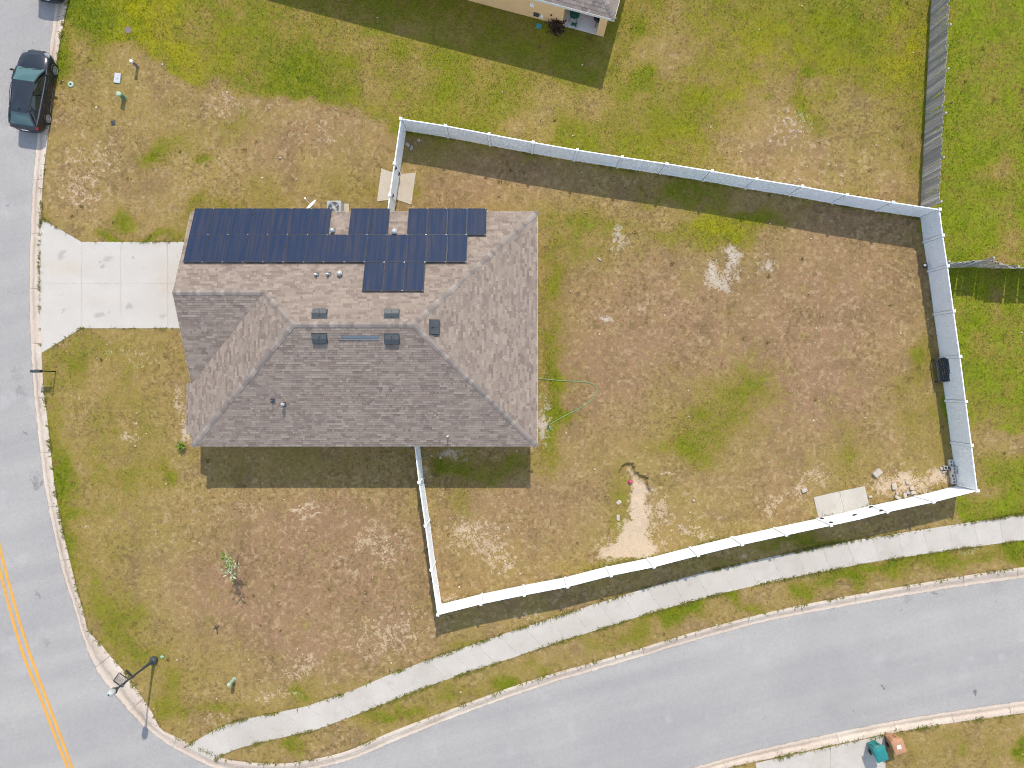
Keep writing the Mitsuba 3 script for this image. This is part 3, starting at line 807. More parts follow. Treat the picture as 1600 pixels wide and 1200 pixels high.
# solar panels: own things on the roof
PW, PH, PITCH = 1.02, 1.69, 1.031
rows = []
for (py0, py1, runs, nm) in [(327.5, 368, [(300, 7), (546, 2), (637, 4)], 'lowest row by the eave'), (368.5, 411, [(290.5, 14)], 'long middle row'), (411.5, 456, [(567.5, 3)], 'short top row of three')]:
    off = .15
    yc = (solve(560, py0, fN, off)[1] + solve(560, py1, fN, off)[1]) / 2
    idx = 0
    tot = sum(k for _, k in runs)
    for (pxl, k) in runs:
        zc = fN(0, yc) + off
        xl = (pxl - 800) / F * (H - zc)
        for i in range(k):
            idx += 1
            Mx = slope_frame(xl + PITCH * (i + .5), yc, fN, (0, -1))
            Mx[:3, :3] = np.stack([[1, 0, 0], [0, -Mx[1, 1], -Mx[2, 1]], Mx[:3, 2]], 1)   # x east, y down the slope
            if np.linalg.det(Mx[:3, :3]) < 0: Mx[:3, 0] *= -1
            t = num('solar_panel')
            o = ['first', 'second', 'third', 'fourth', 'fifth', 'sixth', 'seventh', 'eighth', 'ninth', 'tenth', 'eleventh', 'twelfth', 'thirteenth', 'fourteenth'][idx - 1]
            tag(t, f'black solar panel, {o} from the left in the {nm}', 'solar panel', 'solar panels on the brown roof')
            dz = .002 * rng.standard_normal()
            fr = [bx((0, s * (PH / 2 - .006), off - .02 + dz), (PW, .012, .04)) for s in (-1, 1)] + [bx((s * (PW / 2 - .006), 0, off - .02 + dz), (.012, PH - .026, .04)) for s in (-1, 1)]
            part(t, 'frame', on(cat(fr), Mx), 'black_metal')
            g = np.array([(-PW / 2 + .012, -PH / 2 + .012, off - .004 + dz), (PW / 2 - .012, -PH / 2 + .012, off - .004 + dz), (PW / 2 - .012, PH / 2 - .012, off - .004 + dz), (-PW / 2 + .012, PH / 2 - .012, off - .004 + dz)])
            mm = on(trimesh.Trimesh(g, [[0, 1, 2], [0, 2, 3]], process=False), Mx)
            part(t, 'cell_sheet', mm, 'solar_cells', uv=np.array([(0, 0), (PW, 0), (PW, PH), (0, PH)]))
            part(t, 'back_sheet', on(bx((0, 0, off - .03 + dz), (PW - .03, PH - .03, .012)), Mx), 'black_metal')
            for s in (-1, 1): part(t, 'clamp', on(bx((PW / 2 - .05, s * (PH / 2), off + .001 + dz), (.035, .035, .016)), Mx), 'galvanised')

# ------------------------------------------------------------------ white vinyl fence
FH = 1.83
fence = num('vinyl_fence')
tag(fence, 'white vinyl privacy fence with capped posts enclosing the back yard', 'fence')
zt = 1.9
NP = [(626, 185), (695.5, 196), (764, 209), (833, 222), (902, 234), (972.5, 245), (1042, 255.5), (1113, 267), (1182.5, 279.5), (1254, 291), (1324, 304), (1396, 316), (1469, 327)]
EP = [(1469, 327), (1474, 367.5), (1481.5, 415.5), (1491, 486), (1501, 557), (1510, 627.5), (1519, 696), (1528, 767)]
SP = [(1528, 767), (1459, 784.5), (1387, 800), (1345, 811), (1299, 821), (1229, 836), (1160, 851), (1091, 868), (1022, 886), (955, 899.5), (887, 917), (819, 930), (751, 944), (684, 961)]
WP = [(684, 961), (673.5, 891), (664.5, 822), (654.5, 754)]
NW = [(626, 185), (616, 255), (608.5, 305)]


def posts_of(l): return [at(x, y, zt)[:2] for x, y in l]


def board_panel(a, b, z0, z1, inset):
    a, b = np.array(a), np.array(b)
    L = np.linalg.norm(b - a) - inset[0] - inset[1]
    n = max(2, int(round(L / .152)))
    w = L / n
    top, bot = [], []
    for i in range(n):
        x = -L / 2 + i * w
        top += [(x, .009), (x + .01, .019), (x + w - .01, .019), (x + w, .009)]
    bot = [(x, -y) for x, y in reversed(top)]
    m = extrude(Polygon(top + bot).buffer(0), z0, z1)
    d = b - a
    d = d / np.linalg.norm(d)
    c = (a + d * inset[0] + b - d * inset[1]) / 2
    return mv(m, (*c, 0), math.atan2(d[1], d[0])), L, math.atan2(d[1], d[0]), c


def add_panel(a, b, gate=False, inset=(.086, .086)):
    m, L, ang, mid = board_panel(a, b, .12, FH - .05, inset)
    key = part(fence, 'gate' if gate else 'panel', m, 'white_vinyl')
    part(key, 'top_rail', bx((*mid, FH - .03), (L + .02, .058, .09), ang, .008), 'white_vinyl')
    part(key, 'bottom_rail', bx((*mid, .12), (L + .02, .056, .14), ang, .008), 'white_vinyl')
    if gate:
        dv = np.array([math.cos(ang), math.sin(ang)])
        for s in (-1, 1): part(key, 'stile', bx((*(mid + dv * s * (L / 2 - .05)), FH / 2 + .04), (.1, .062, FH - .32), ang, .006), 'white_vinyl')
    return key, ang, mid, L


def hinge(key, p, ang, zz, side, name='hinge'):
    nv_ = np.array([-math.sin(ang), math.cos(ang)]) * side
    part(key, name, cat([bx((*(np.array(p) + nv_ * .06), zz), (.22, .04, .09), ang, .006), bx((*(np.array(p) + nv_ * .085), zz), (.08, .05, .14), ang, .006)]), 'black_metal')


posted = []


def add_post(p, ang=0.0):
    if any(np.hypot(*(p - q)) < .1 for q in posted): return
    posted.append(p)
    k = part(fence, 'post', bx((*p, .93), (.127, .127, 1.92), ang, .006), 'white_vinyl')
    part(k, 'channel', bx((*p, .93), (.175, .05, 1.70), ang), 'gap_shade_grey')  # added grey strip, its colour stands in for shade in the post-to-panel gaps
    hs = .078
    part(k, 'cap', mv(trimesh.convex.convex_hull(np.array([(sx * hs, sy * hs, z) for sx in (-1, 1) for sy in (-1, 1) for z in (1.885, 1.92)] + [(0, 0, 1.965)])), (*p, 0), ang), 'white_vinyl')


for line, gates in ((NP, ()), (EP, ()), (SP, (2, 3)), (WP, ()), (NW, (1,))):
    P = posts_of(line)
    for i in range(len(P) - 1):
        d = P[i + 1] - P[i]
        ang = math.atan2(d[1], d[0])
        if not (line is SP and i == 3): add_post(P[i], ang)
        k, an, mid, L = add_panel(P[i], P[i + 1], i in gates, ((.086, .006) if i == 2 else (.006, .086)) if line is SP and i in gates else (.086, .086))
        if i in gates:
            dv = np.array([math.cos(an), math.sin(an)])
            if line is SP:
                e = mid - dv * (L / 2 - .06) if i == 2 else mid + dv * (L / 2 - .06)
                for zz in (.4, 1.55): hinge(k, e, an, zz, -1)
                if i == 2: hinge(k, mid + dv * (L / 2 - .06), an, 1.1, -1, 'latch')
            else:
                for zz in (.45, 1.55): hinge(k, mid - dv * (L / 2 - .06), an, zz, 1)
                hinge(k, mid + dv * (L / 2 - .08), an, 1.2, 1, 'latch')
    add_post(P[-1])
a, b = posts_of(NW)[-1], np.array([at(604, 330, 1.8)[0], wy1])
add_panel(a, b)
a, b = posts_of(WP)[-1], np.array([at(646.5, 690, 1.9)[0], wy0])
add_panel(a, b)
shapes_fence = LineString([*posts_of(NP), *posts_of(EP)[1:], *posts_of(SP)[1:], *posts_of(WP)[1:]])

# ------------------------------------------------------------------ grey wooden fences
def wood_fence(a, b, label, lean=lambda t: 0.0, h=1.83, side=1, wav=.02, pw_=.1445):
    t = num('wooden_fence'); tag(t, label, 'fence')
    a, b = np.array(a), np.array(b)
    d = b - a; L = np.linalg.norm(d); d /= L
    nrm = np.array([-d[1], d[0]]) * side
    ang = math.atan2(d[1], d[0])
    n = int(L / .146)
    for i in range(n):
        u = (i + .5) / n
        hh = h * (1 - .03 * rng.random())
        w = pw_ if rng.random() < .93 else .138
        m = trimesh.convex.convex_hull(np.array([(sx * w / 2, sy * .009, z) for sx in (-1, 1) for sy in (-1, 1) for z in (.03, hh - .05)] + [(sx * w / 4, sy * .009, hh) for sx in (-1, 1) for sy in (-1, 1)]))
        le = lean(u) + .012 * rng.standard_normal()
        m.apply_transform(trimesh.transformations.rotation_matrix(.022 * rng.standard_normal(), [0, 1, 0]) @ trimesh.transformations.rotation_matrix(-le * side, [1, 0, 0]))
        p = a + d * L * u + nrm * (.03 + wav * .2 * rng.standard_normal())
        part(t, 'picket', mv(m, (*p, 0), ang), f'weathered_wood_{rng.choice(4)}')
    for zz in (.4, 1.5):
        k = 8
        for s in range(k):
            u = (s + .5) / k
            le = lean(u)
            m = bx((0, 0, zz), (L / k + .02, .04, .09)); m.apply_transform(trimesh.transformations.rotation_matrix(-le * side, [1, 0, 0]))
            part(t, 'rail', mv(m, (*(a + d * L * u - nrm * .01), 0), ang), 'weathered_wood_2')
    for s in range(int(L / 2.4) + 1):
        p = a + d * min(s * 2.4, L) - nrm * .08
        m = bx((0, 0, .93), (.09, .09, 1.86)); m.apply_transform(trimesh.transformations.rotation_matrix(-lean(min(s * 2.4 / L, 1)) * side, [1, 0, 0]))
        part(t, 'post', mv(m, (*p, 0), ang), 'weathered_wood_0')
    return t


pa, pb = at(1439, 327)[:2], at(1457, -25)[:2]
wood_fence(pa, pb, 'long weathered grey picket fence between the two neighbouring lawns', side=1)
qa, qb = at(1453, 419)[:2], at(1518, 416)[:2]
wood_fence(qa, qb, 'grey wooden fence section standing upright beside the white fence', side=-1, lean=lambda t: -.05 * t, pw_=.153)
qa, qb = at(1519, 416)[:2], at(1556, 418)[:2]
wood_fence(qa, qb, 'broken grey fence section leaning over in the right hand lawn', side=-1, lean=lambda t: -.05 + .24 * t, wav=.06, pw_=.153)
qa, qb = at(1557, 418)[:2], at(1650, 420)[:2]
wood_fence(qa, qb, 'grey wooden fence section cut by the right edge of the picture', side=-1, lean=lambda t: .16, pw_=.153)

# ------------------------------------------------------------------ neighbour's house
U, Nn = np.array([.966, -.257]), np.array([-.257, -.966])
C0 = at(943, 57)[:2]
nb = num('neighbour_house')
tag(nb, 'beige stucco house with grey shingle roof and a covered patio at the top edge', 'house')


def nbp(u, v): return tuple(C0 + U * u - Nn * v)                       # u east along the wall, v into the house


WL, WD = 19.0, 13.0
walls = cat([extrude(Polygon([nbp(-2.43, 0), nbp(-WL, 0), nbp(-WL, WD), nbp(0, WD), nbp(0, 2.6), nbp(-2.43, 2.6)]), -.1, 2.55), extrude(Polygon([nbp(-.43, 0), nbp(0, 0), nbp(0, 2.59), nbp(-.2, 2.59), nbp(-.2, .43), nbp(-.43, .43)]), -.1, 2.55)])
part(nb, 'wall', walls, 'beige_stucco')
part(nb, 'patio_floor', extrude(Polygon([nbp(-2.43, -.02), nbp(0, -.02), nbp(0, 2.6), nbp(-2.43, 2.6)]).buffer(-.003), -.1, .03), 'patio_concrete')
part(nb, 'patio_beam', extrude(Polygon([nbp(-2.6, .02), nbp(-.1, .02), nbp(-.1, .3), nbp(-2.6, .3)]), 2.3, 2.53), 'beige_stucco')
o = .33
rw = Polygon([nbp(o, -o), nbp(-WL - o, -o), nbp(-WL - o, WD + o), nbp(o, WD + o)])
hw = (WD + 2 * o) / 2
rc = [(o, -o), (-WL - o, -o), (-WL - o, WD + o), (o, WD + o)]
ra, rb = (o - hw, WD / 2), (-WL - o + hw, WD / 2)
zr = 2.7 + .46 * hw
v = np.array([(*nbp(*q), 2.7) for q in rc] + [(*nbp(*ra), zr), (*nbp(*rb), zr)])
nroof = part(nb, 'roof', trimesh.Trimesh(v - [0, 0, .03], [[0, 1, 5], [0, 5, 4], [1, 2, 5], [2, 3, 4], [2, 4, 5], [3, 0, 4]], process=False), 'cap_shingle_1')
part(nroof, 'fascia', extrude(rw.buffer(.02, join_style=2).difference(rw.buffer(-.02, join_style=2)), 2.5, 2.71), 'fascia_paint')
part(nb, 'soffit', extrude(rw.buffer(-.021, join_style=2), 2.56, 2.6), 'fascia_paint')


def nslope(poly, updir, seed):
    p0 = np.array(poly[0])
    shingles([poly], lambda x, y: 2.7 + .46 * float((np.array([x, y]) - p0) @ np.array(updir)), updir, seed, tint=np.array([.92, .95, 1.0]), holder=nroof, expo=.2)


cut = -9.0                                                             # only the end of the roof near the frame gets its single shingles
nslope([nbp(o, -o), nbp(cut, -o), nbp(cut, -o + hw), nbp(*ra)], tuple(-Nn), 11)
nslope([nbp(o, WD + o), nbp(o, -o), nbp(*ra)], tuple(-U), 12)
caps((*nbp(o, -o), 2.7), (*nbp(*ra), zr), hd, nroof)
# boxes on its wall
def wall_at(px, py, z):
    return at(px, py, z)


for (u, z, s, m, lab) in [(-4.22, 1.45, (.22, .12, .3), 'white_plastic', 'meter_box'), (-3.95, .55, (.3, .14, .22), 'dark_metal', 'hose_reel'), (-3.62, .5, (.16, .12, .16), 'white_plastic', 'outlet_box'), (-3.1, .9, (.1, .06, .1), 'dark_metal', 'wall_vent')]:
    p = C0 + U * u + Nn * .06
    part(nb, lab, bx((*p, z), s, math.atan2(U[1], U[0]), .01), m)

# ------------------------------------------------------------------ cars
def bil(a, b, c, d, n=7, bulge=.03, out=(0, 0, 1)):
    s = np.linspace(0, 1, n)
    S, R = np.meshgrid(s, s, indexing='ij')
    P = (1 - S)[..., None] * ((1 - R)[..., None] * np.array(a) + R[..., None] * np.array(b)) + S[..., None] * ((1 - R)[..., None] * np.array(d) + R[..., None] * np.array(c))
    P = P + (bulge * 16 * (S * (1 - S) * R * (1 - R)))[..., None] * np.array(out)
    return grid_mesh(P)


def car(loc, rz, label, group=None):
    t = num('parked_car'); tag(t, label, 'car', group)
    W = lambda m: mv(m, loc, rz)
    st_ = [(-2.28, .50, .45, .70, .72), (-2.25, .66, .36, .88, .90), (-2.15, .74, .30, .99, 1.0), (-1.9, .84, .25, 1.03, 1.03), (-1.36, .905, .22, 1.02, 1.02), (-.5, .912, .2, 1.0, 1.0), (.4, .912, .2, .975, .975), (.95, .905, .2, .96, .99), (1.2, .90, .2, .94, 1.04), (1.55, .88, .21, .90, 1.0), (1.85, .825, .24, .83, .925), (2.06, .72, .27, .75, .83), (2.2, .56, .31, .66, .73), (2.28, .34, .38, .56, .60)]
    from scipy.interpolate import PchipInterpolator
    A = np.array(st_); pc = PchipInterpolator(A[:, 0], A[:, 1:])
    rows = []
    for y in np.r_[np.linspace(-2.28, -1.9, 8), np.linspace(-1.8, 1.8, 22), np.linspace(1.88, 2.28, 9)]:
        w, zb, zs_, zt_ = pc(y)
        prof = [(0, zb), (w * .86, zb), (w * .97, zb + .08), (w, zb + .25), (w * .995, zb + (zs_ - zb) * .6), (w * .965, zs_ - .06), (w * .90, zs_), (w * .72, zs_ + (zt_ - zs_) * .55), (w * .4, zs_ + (zt_ - zs_) * .9), (0, zt_)]
        ring = [(x, y, z) for x, z in prof] + [(-x, y, z) for x, z in prof[-2:0:-1]]
        rows.append(ring + [ring[0]])
    body = grid_mesh(np.array(rows))
    ends = []
    k = len(rows[0])
    for r_, fl_ in ((rows[0], 1), (rows[-1], -1)):
        c = np.mean(r_[:-1], 0); v = np.vstack([r_, [c]])
        ends.append(trimesh.Trimesh(v, [[i, i + 1, k] for i in range(k - 1)], process=False))
    m = cat([body, *ends]); m.merge_vertices(); m.fix_normals()
    part(t, 'body', W(m), 'car_paint', smooth=40)
    bz, rz_ = 1.0, 1.46
    bf, brr = 1.22, -2.08
    FLb, FRb = (-.75, bf - .10, bz + .0), (.75, bf - .10, bz + .0)
    FLt, FRt = (-.60, .22, rz_), (.60, .22, rz_)
    RLb, RRb = (-.66, brr, bz + .04), (.66, brr, bz + .04)
    RLt, RRt = (-.50, -1.36, rz_ - .02), (.50, -1.36, rz_ - .02)
    part(t, 'windscreen', W(bil(FLb, FRb, FRt, FLt, 9, .07, (0, .7, .7))), 'windscreen_glass', smooth=True)
    part(t, 'rear_window', W(bil(RRb, RLb, RLt, RRt, 9, .05, (0, -.7, .7))), 'windscreen_glass', smooth=True)
    for s in (-1, 1):
        fb, ft, rb_, rt = (s * .845, bf - .16, bz - .02), (s * .63, .20, rz_ - .03), (s * .74, brr + .1, bz + .02), (s * .545, -1.34, rz_ - .05)
        L3 = lambda p, q, u: tuple(np.array(p) * (1 - u) + np.array(q) * u)
        for u0, u1 in ((.02, .42), (.46, .80), (.84, .98)):
            part(t, 'side_window', W(bil(L3(fb, rb_, u0), L3(fb, rb_, u1), L3(ft, rt, u1), L3(ft, rt, u0), 6, .02, (s, 0, 0))), 'car_glass', smooth=True)
        for u in (.44, .82): part(t, 'pillar', W(tube([np.add(L3(fb, rb_, u), (-s * .01, 0, 0)), np.add(L3(ft, rt, u), (-s * .01, 0, 0))], .035, 6)), 'car_paint', smooth=40)
        part(t, 'pillar', W(tube([(s * .79, bf - .12, bz - .03), (s * .71, .70, 1.25), (s * .615, .21, rz_ - .01)], .042, 7)), 'car_paint', smooth=40)
        part(t, 'pillar', W(tube([(s * .71, brr + .03, bz), (s * .625, -1.76, 1.24), (s * .52, -1.36, rz_ - .03)], .06, 7)), 'car_paint', smooth=40)
        part(t, 'waistline_trim', W(tube([(s * .865, bf - .1, .965), (s * .875, 0, .985), (s * .80, brr + .05, 1.03)], .012, 6)), 'grey_metal', smooth=40)
        part(t, 'roof_rail', W(tube([(s * .61, .05, rz_ + .02), (s * .62, -.5, rz_ + .035), (s * .53, -1.25, rz_ + .015)], .018, 6)), 'black_plastic', smooth=40)
        for y in (.15, -.85): part(t, 'door_handle', W(bx((s * .905, y, .86), (.05, .17, .04), 0, .008)), 'car_paint')
        mr = part(t, 'wing_mirror', W(bx((s * 1.0, .86, 1.05), (.2, .1, .15), s * -.2, .035)), 'black_plastic')
        part(mr, 'stalk', W(bx((s * .88, .86, 1.0), (.14, .06, .05))), 'black_plastic')
        part(t, 'headlight', W(mv(trimesh.creation.icosphere(subdivisions=2).apply_scale((.2, .17, .075)), (s * .61, 1.98, .76), s * -.7)), 'clear_lens', smooth=True)
        part(t, 'tail_light', W(mv(trimesh.creation.icosphere(subdivisions=2).apply_scale((.10, .16, .13)), (s * .68, -2.08, .84), s * .45)), 'red_lens', smooth=True)
        for y in (1.38, -1.36):
            xo = s * .80
            wh = part(t, 'wheel', W(lathe([(.19, -.1), (.33, -.1), (.345, -.07), (.345, .07), (.33, .1), (.21, .105), (.19, .06)], 28).apply_transform(trimesh.transformations.rotation_matrix(np.pi / 2 * s, [0, 1, 0])).apply_translation((xo + s * .02, y, .345))), 'black_rubber', smooth=35)
            rim_ = [lathe([(.20, .045), (.225, .105), (.20, .112), (.185, .07)], 28), lathe([(0, .09), (.05, .088), (.055, .06), (0, .05)], 12)]
            for q in range(10):
                sp = bx((.12, 0, .08), (.17, .035, .03)); sp.apply_transform(rot(q * 2 * np.pi / 10)); rim_.append(sp)
            rm = cat(rim_); rm.apply_transform(trimesh.transformations.rotation_matrix(np.pi / 2 * s, [0, 1, 0])); rm.apply_translation((xo + s * .02, y, .345))
            part(wh, 'rim', W(rm), 'alloy')
            an = np.linspace(0, np.pi, 15)
            P = np.array([[(s * (.885 if r_ < .42 else .905), y + r_ * math.cos(a_), .345 + r_ * math.sin(a_)) for r_ in (.355, .41, .415)] for a_ in an])
            part(t, 'wheel_arch', W(grid_mesh(P + [s * .012, 0, 0])), 'black_plastic')
    ro = bil((-.60, .23, rz_), (.60, .23, rz_), (.50, -1.39, rz_ - .02), (-.50, -1.39, rz_ - .02), 13, .085)
    part(t, 'roof', W(ro), 'car_paint', smooth=True)
    for s in (-1, 1):
        part(t, 'roof_edge', W(bil((s * .60, .23, rz_), (s * .50, -1.39, rz_ - .02), (s * .555, -1.34, rz_ - .06), (s * .65, .20, rz_ - .045), 6, .012, (s, 0, .5))), 'car_paint', smooth=True)
    part(t, 'spoiler', W(bx((0, -1.44, rz_ - .01), (.96, .18, .03), 0, .01)), 'car_paint')
    part(t, 'cabin_floor', W(bx((0, -.4, .9), (1.5, 2.9, .1))), 'black_plastic')
    for y in (.0, -1.0):
        for s in (-1, 1): part(t, 'seat', W(cat([bx((s * .38, y, 1.0), (.5, .5, .15), 0, .05), bx((s * .38, y - .3, 1.2), (.48, .16, .45), 0, .05)])), 'black_plastic')
    for s in (-1, 1): part(t, 'wiper', W(tube([(s * .35 + .25, 1.10, 1.035), (s * .35 - .2, .98, 1.11)], .012, 5)), 'black_plastic')
    part(t, 'number_plate', W(bx((0, -2.285, .74), (.36, .02, .16), 0, .004)), 'white_plastic')
    part(t, 'aerial', W(cat([bx((.0, -1.35, rz_ + .04), (.05, .12, .05), 0, .015)])), 'black_plastic')
    for y in (2.2, -2.22): part(t, 'bumper', W(bx((0, y, .42), (1.0, .14, .14), 0, .05)), 'black_plastic')
    return t


car((-26.83, 16.42, -.082), -math.radians(8.3), 'dark blue black hatchback parked along the kerb, wholly in view', 'cars parked along the kerb')
car((-26.83 + 1.14, 16.42 + 7.30, -.082), -math.radians(8.3), 'dark parked car of which only the rear shows at the top edge', 'cars parked along the kerb')

# ------------------------------------------------------------------ street furniture
lamp = num('street_lamp'); tag(lamp, 'black post top street lamp with pale globe standing beside the corner drain', 'street lamp')
p = at(241, 1031)
lp = lambda prof, n=20: lathe(prof, n, (p[0], p[1], 0))
part(lamp, 'base', lp([(0, 0), (.22, 0), (.225, .14), (.19, .22), (.11, .3), (.09, .45), (.08, .95), (0, .95)]), 'dark_metal', smooth=35)
part(lamp, 'pole', lp([(0, .9), (.065, .9), (.058, 1.5), (.045, 3.85), (0, 3.85)], 16), 'dark_metal', smooth=35)
part(lamp, 'collar', lp([(0, 3.8), (.06, 3.8), (.085, 3.86), (.06, 3.92), (.07, 4.0), (.17, 4.1), (.18, 4.16), (0, 4.16)]), 'dark_metal', smooth=35)
scene['lamp_globe'] = {'type': 'twosided', 'bsdf': {'type': 'principled', 'base_color': {'type': 'rgb', 'value': [.33, .37, .36]}, 'roughness': .25, 'specular': .6, 'clearcoat': .6}}
part(lamp, 'globe', lp([(0, 4.14), (.12, 4.16), (.16, 4.24), (.175, 4.34), (.165, 4.41), (.18, 4.42), (.16, 4.45), (.14, 4.51), (.155, 4.52), (.115, 4.57), (.07, 4.62), (0, 4.64)], 28), 'lamp_globe', smooth=35)
part(lamp, 'finial', lp([(0, 4.62), (.045, 4.63), (.03, 4.67), (.03, 4.69), (0, 4.73)], 12), 'dark_metal', smooth=35)

prin('drain_iron', (.22, .2, .18), .6)
drain = num('drain_inlet'); tag(drain, 'black iron drain grate set in the wide kerb by the street lamp', 'drain grate')
c = at(189, 1062); a = math.radians(-36)
ca, sa = math.cos(a), math.sin(a)
loc = lambda u, v: (c[0] + u * ca - v * sa, c[1] + u * sa + v * ca)
part(drain, 'frame', cat([bx((*loc(0, s * .28), .028), (.62, .03, .05), a) for s in (-1, 1)] + [bx((*loc(s * .31, 0), .029), (.03, .54, .05), a) for s in (-1, 1)]), 'black_metal')
for k in range(5): part(drain, 'bar', bx((*loc(-.22 + .11 * k, 0), .026), (.022, .5, .03), a), 'drain_iron')
for k in range(2): part(drain, 'cross_bar', bx((*loc(0, -.09 + .18 * k), .022), (.56, .022, .025), a), 'drain_iron')
lid = at(207, 1057)
part(drain, 'throat', bx((*at(203, 1053)[:2], .02), (.6, .11, .03), math.radians(-46)), 'black_metal')

mb = num('mailbox'); tag(mb, 'black mailbox on a slim post leaning out over the kerb', 'mailbox')
q = at(87, 580.5)
part(mb, 'post', bx((q[0], q[1], .68), (.06, .06, 1.4), 0, .006), 'black_metal')
part(mb, 'finial', mv(trimesh.creation.icosphere(subdivisions=2, radius=.05), (q[0], q[1], 1.42)), 'black_metal', smooth=True)
part(mb, 'arm', cat([bx((q[0] - .3, q[1], .97), (.6, .05, .05)), bx((q[0] - .17, q[1], .80), (.04, .04, .45))]), 'black_metal')
bodyp = Polygon([(-.085, 0), (.085, 0), (.085, .14), (.06, .2), (0, .22), (-.06, .2), (-.085, .14)])
m = trimesh.creation.extrude_polygon(bodyp, .56, engine='earcut')
m.apply_transform(np.array([[0, 0, 1, 0], [1, 0, 0, 0], [0, 1, 0, 0], [0, 0, 0, 1.0]])); m.apply_translation((q[0] - .66, q[1], 1.0))
part(mb, 'box', m, 'dark_metal', smooth=40)
part(mb, 'door', bx((q[0] - .67, q[1], 1.1), (.015, .15, .18), 0, .004), 'black_metal')
part(mb, 'flag', bx((q[0] - .3, q[1] + .095, 1.16), (.03, .012, .12)), 'red_lens')


def marker(px, py, h, r, body, cap, label, cat_='utility post'):
    p = at(px, py)
    t = num('marker_post'); tag(t, label, cat_)
    part(t, 'tube', lathe([(0, 0), (r, 0), (r * .98, h - .05), (0, h - .05)], 18, (p[0], p[1], 0)), body, smooth=35)
    part(t, 'cap', lathe([(r * 1.0, h - .12), (r * 1.12, h - .12), (r * 1.12, h - .02), (r * .8, h + .02), (0, h + .03)], 18, (p[0], p[1], 0)), cap, smooth=35)
    part(t, 'collar', lathe([(r * 1.2, -.02), (r * 1.2, .05), (r, .06)], 18, (p[0], p[1], 0)), body, smooth=35)
    return t


prin('dull_pink', lit(160, 140, 140), .6)
marker(215, 104, .74, .085, 'dull_pink', 'white_plastic', 'grey utility post with a round white cap near the top left corner')
marker(194, 153, .62, .125, 'green_plastic', 'pale_green_plastic', 'green utility post with a pale round cap beside the flat white lid')
marker(366, 1061, .82, .095, 'pale_green_plastic', 'pale_green_plastic', 'pale green utility post alone in the dry grass above the pavement')


def lid_thing(name, px, py, s, rz, m, label, cat_, rim='white_plastic'):
    p = at(px, py); t = num(name); tag(t, label, cat_)
    part(t, 'box', bx((p[0], p[1], .0), (s[0] + .03, s[1] + .03, .08), rz, .01), rim)
    part(t, 'lid', bx((p[0], p[1], .05), (s[0], s[1], .05), rz, .012), m)
    part(t, 'keyhole', bx((p[0] + .02, p[1] - .04, .078), (.08, .05, .006), rz), 'grey_metal')
    return t


prin('lid_white', lit(222, 224, 236), .5)
prin('lid_teal', lit(70, 170, 180), .6)
lid_thing('utility_box', 184, 122.5, (.36, .56), -.12, 'lid_white', 'flat white rectangular utility lid in the front lawn between two posts', 'utility box', 'green_plastic')
lid_thing('utility_box', 842, 41, (.32, .26), -.26, 'lid_teal', 'blue utility lid in the shade below the beige house', 'utility box', 'green_plastic')
lid_thing('utility_box', 254, 1026, (.16, .16), .5, 'pale_green_plastic', 'small pale green utility lid right beside the street lamp base', 'utility box', 'green_plastic')
p = at(111, 132); t = num('valve_cover'); tag(t, 'round pale green valve cover with dark centre near the parked car', 'valve cover')
part(t, 'ring', lathe([(.06, 0), (.165, 0), (.165, .045), (.14, .06), (.06, .06)], 20, (p[0], p[1], 0)), 'pale_green_plastic', smooth=35)
part(t, 'cap', lathe([(0, .05), (.058, .05), (.058, 0)], 16, (p[0], p[1], 0)), 'dark_metal', smooth=35)
p = at(177, 192); t = num('valve_cover'); tag(t, 'small dark square lid lying in the dry grass of the front lawn', 'valve cover')
part(t, 'lid', bx((p[0], p[1], .03), (.22, .24, .07), .2, .015), 'dark_metal'); part(t, 'handle', bx((p[0], p[1], .07), (.1, .03, .02), .2), 'black_metal')
prin('dull_mauve', lit(150, 136, 140), .8)
p = at(200, 47); t = num('manhole_cover'); tag(t, 'faint mauve grey round cover sunk in the green grass', 'manhole cover')
part(t, 'plate', lathe([(0, .014), (.17, .014), (.18, 0)], 20, (p[0], p[1], 0)), 'dull_mauve'); part(t, 'rim', lathe([(.18, 0), (.18, .018), (.2, .018), (.2, 0)], 20, (p[0], p[1], 0)), 'dull_mauve')

# black animal-like twig heap in the front yard
t = num('fallen_branch'); tag(t, 'small black forked twig lying in the dry front yard', 'branch')
p = at(339, 981)
part(t, 'stem', tube([(p[0] - .1, p[1] + .1, .02), (p[0], p[1], .05), (p[0] + .03, p[1] - .35, .02)], .025), 'black_plastic')
part(t, 'twig', tube([(p[0], p[1], .05), (p[0] + .12, p[1] + .14, .03)], .02), 'black_plastic'); part(t, 'twig', tube([(p[0], p[1], .05), (p[0] - .16, p[1] - .06, .02)], .02), 'black_plastic')

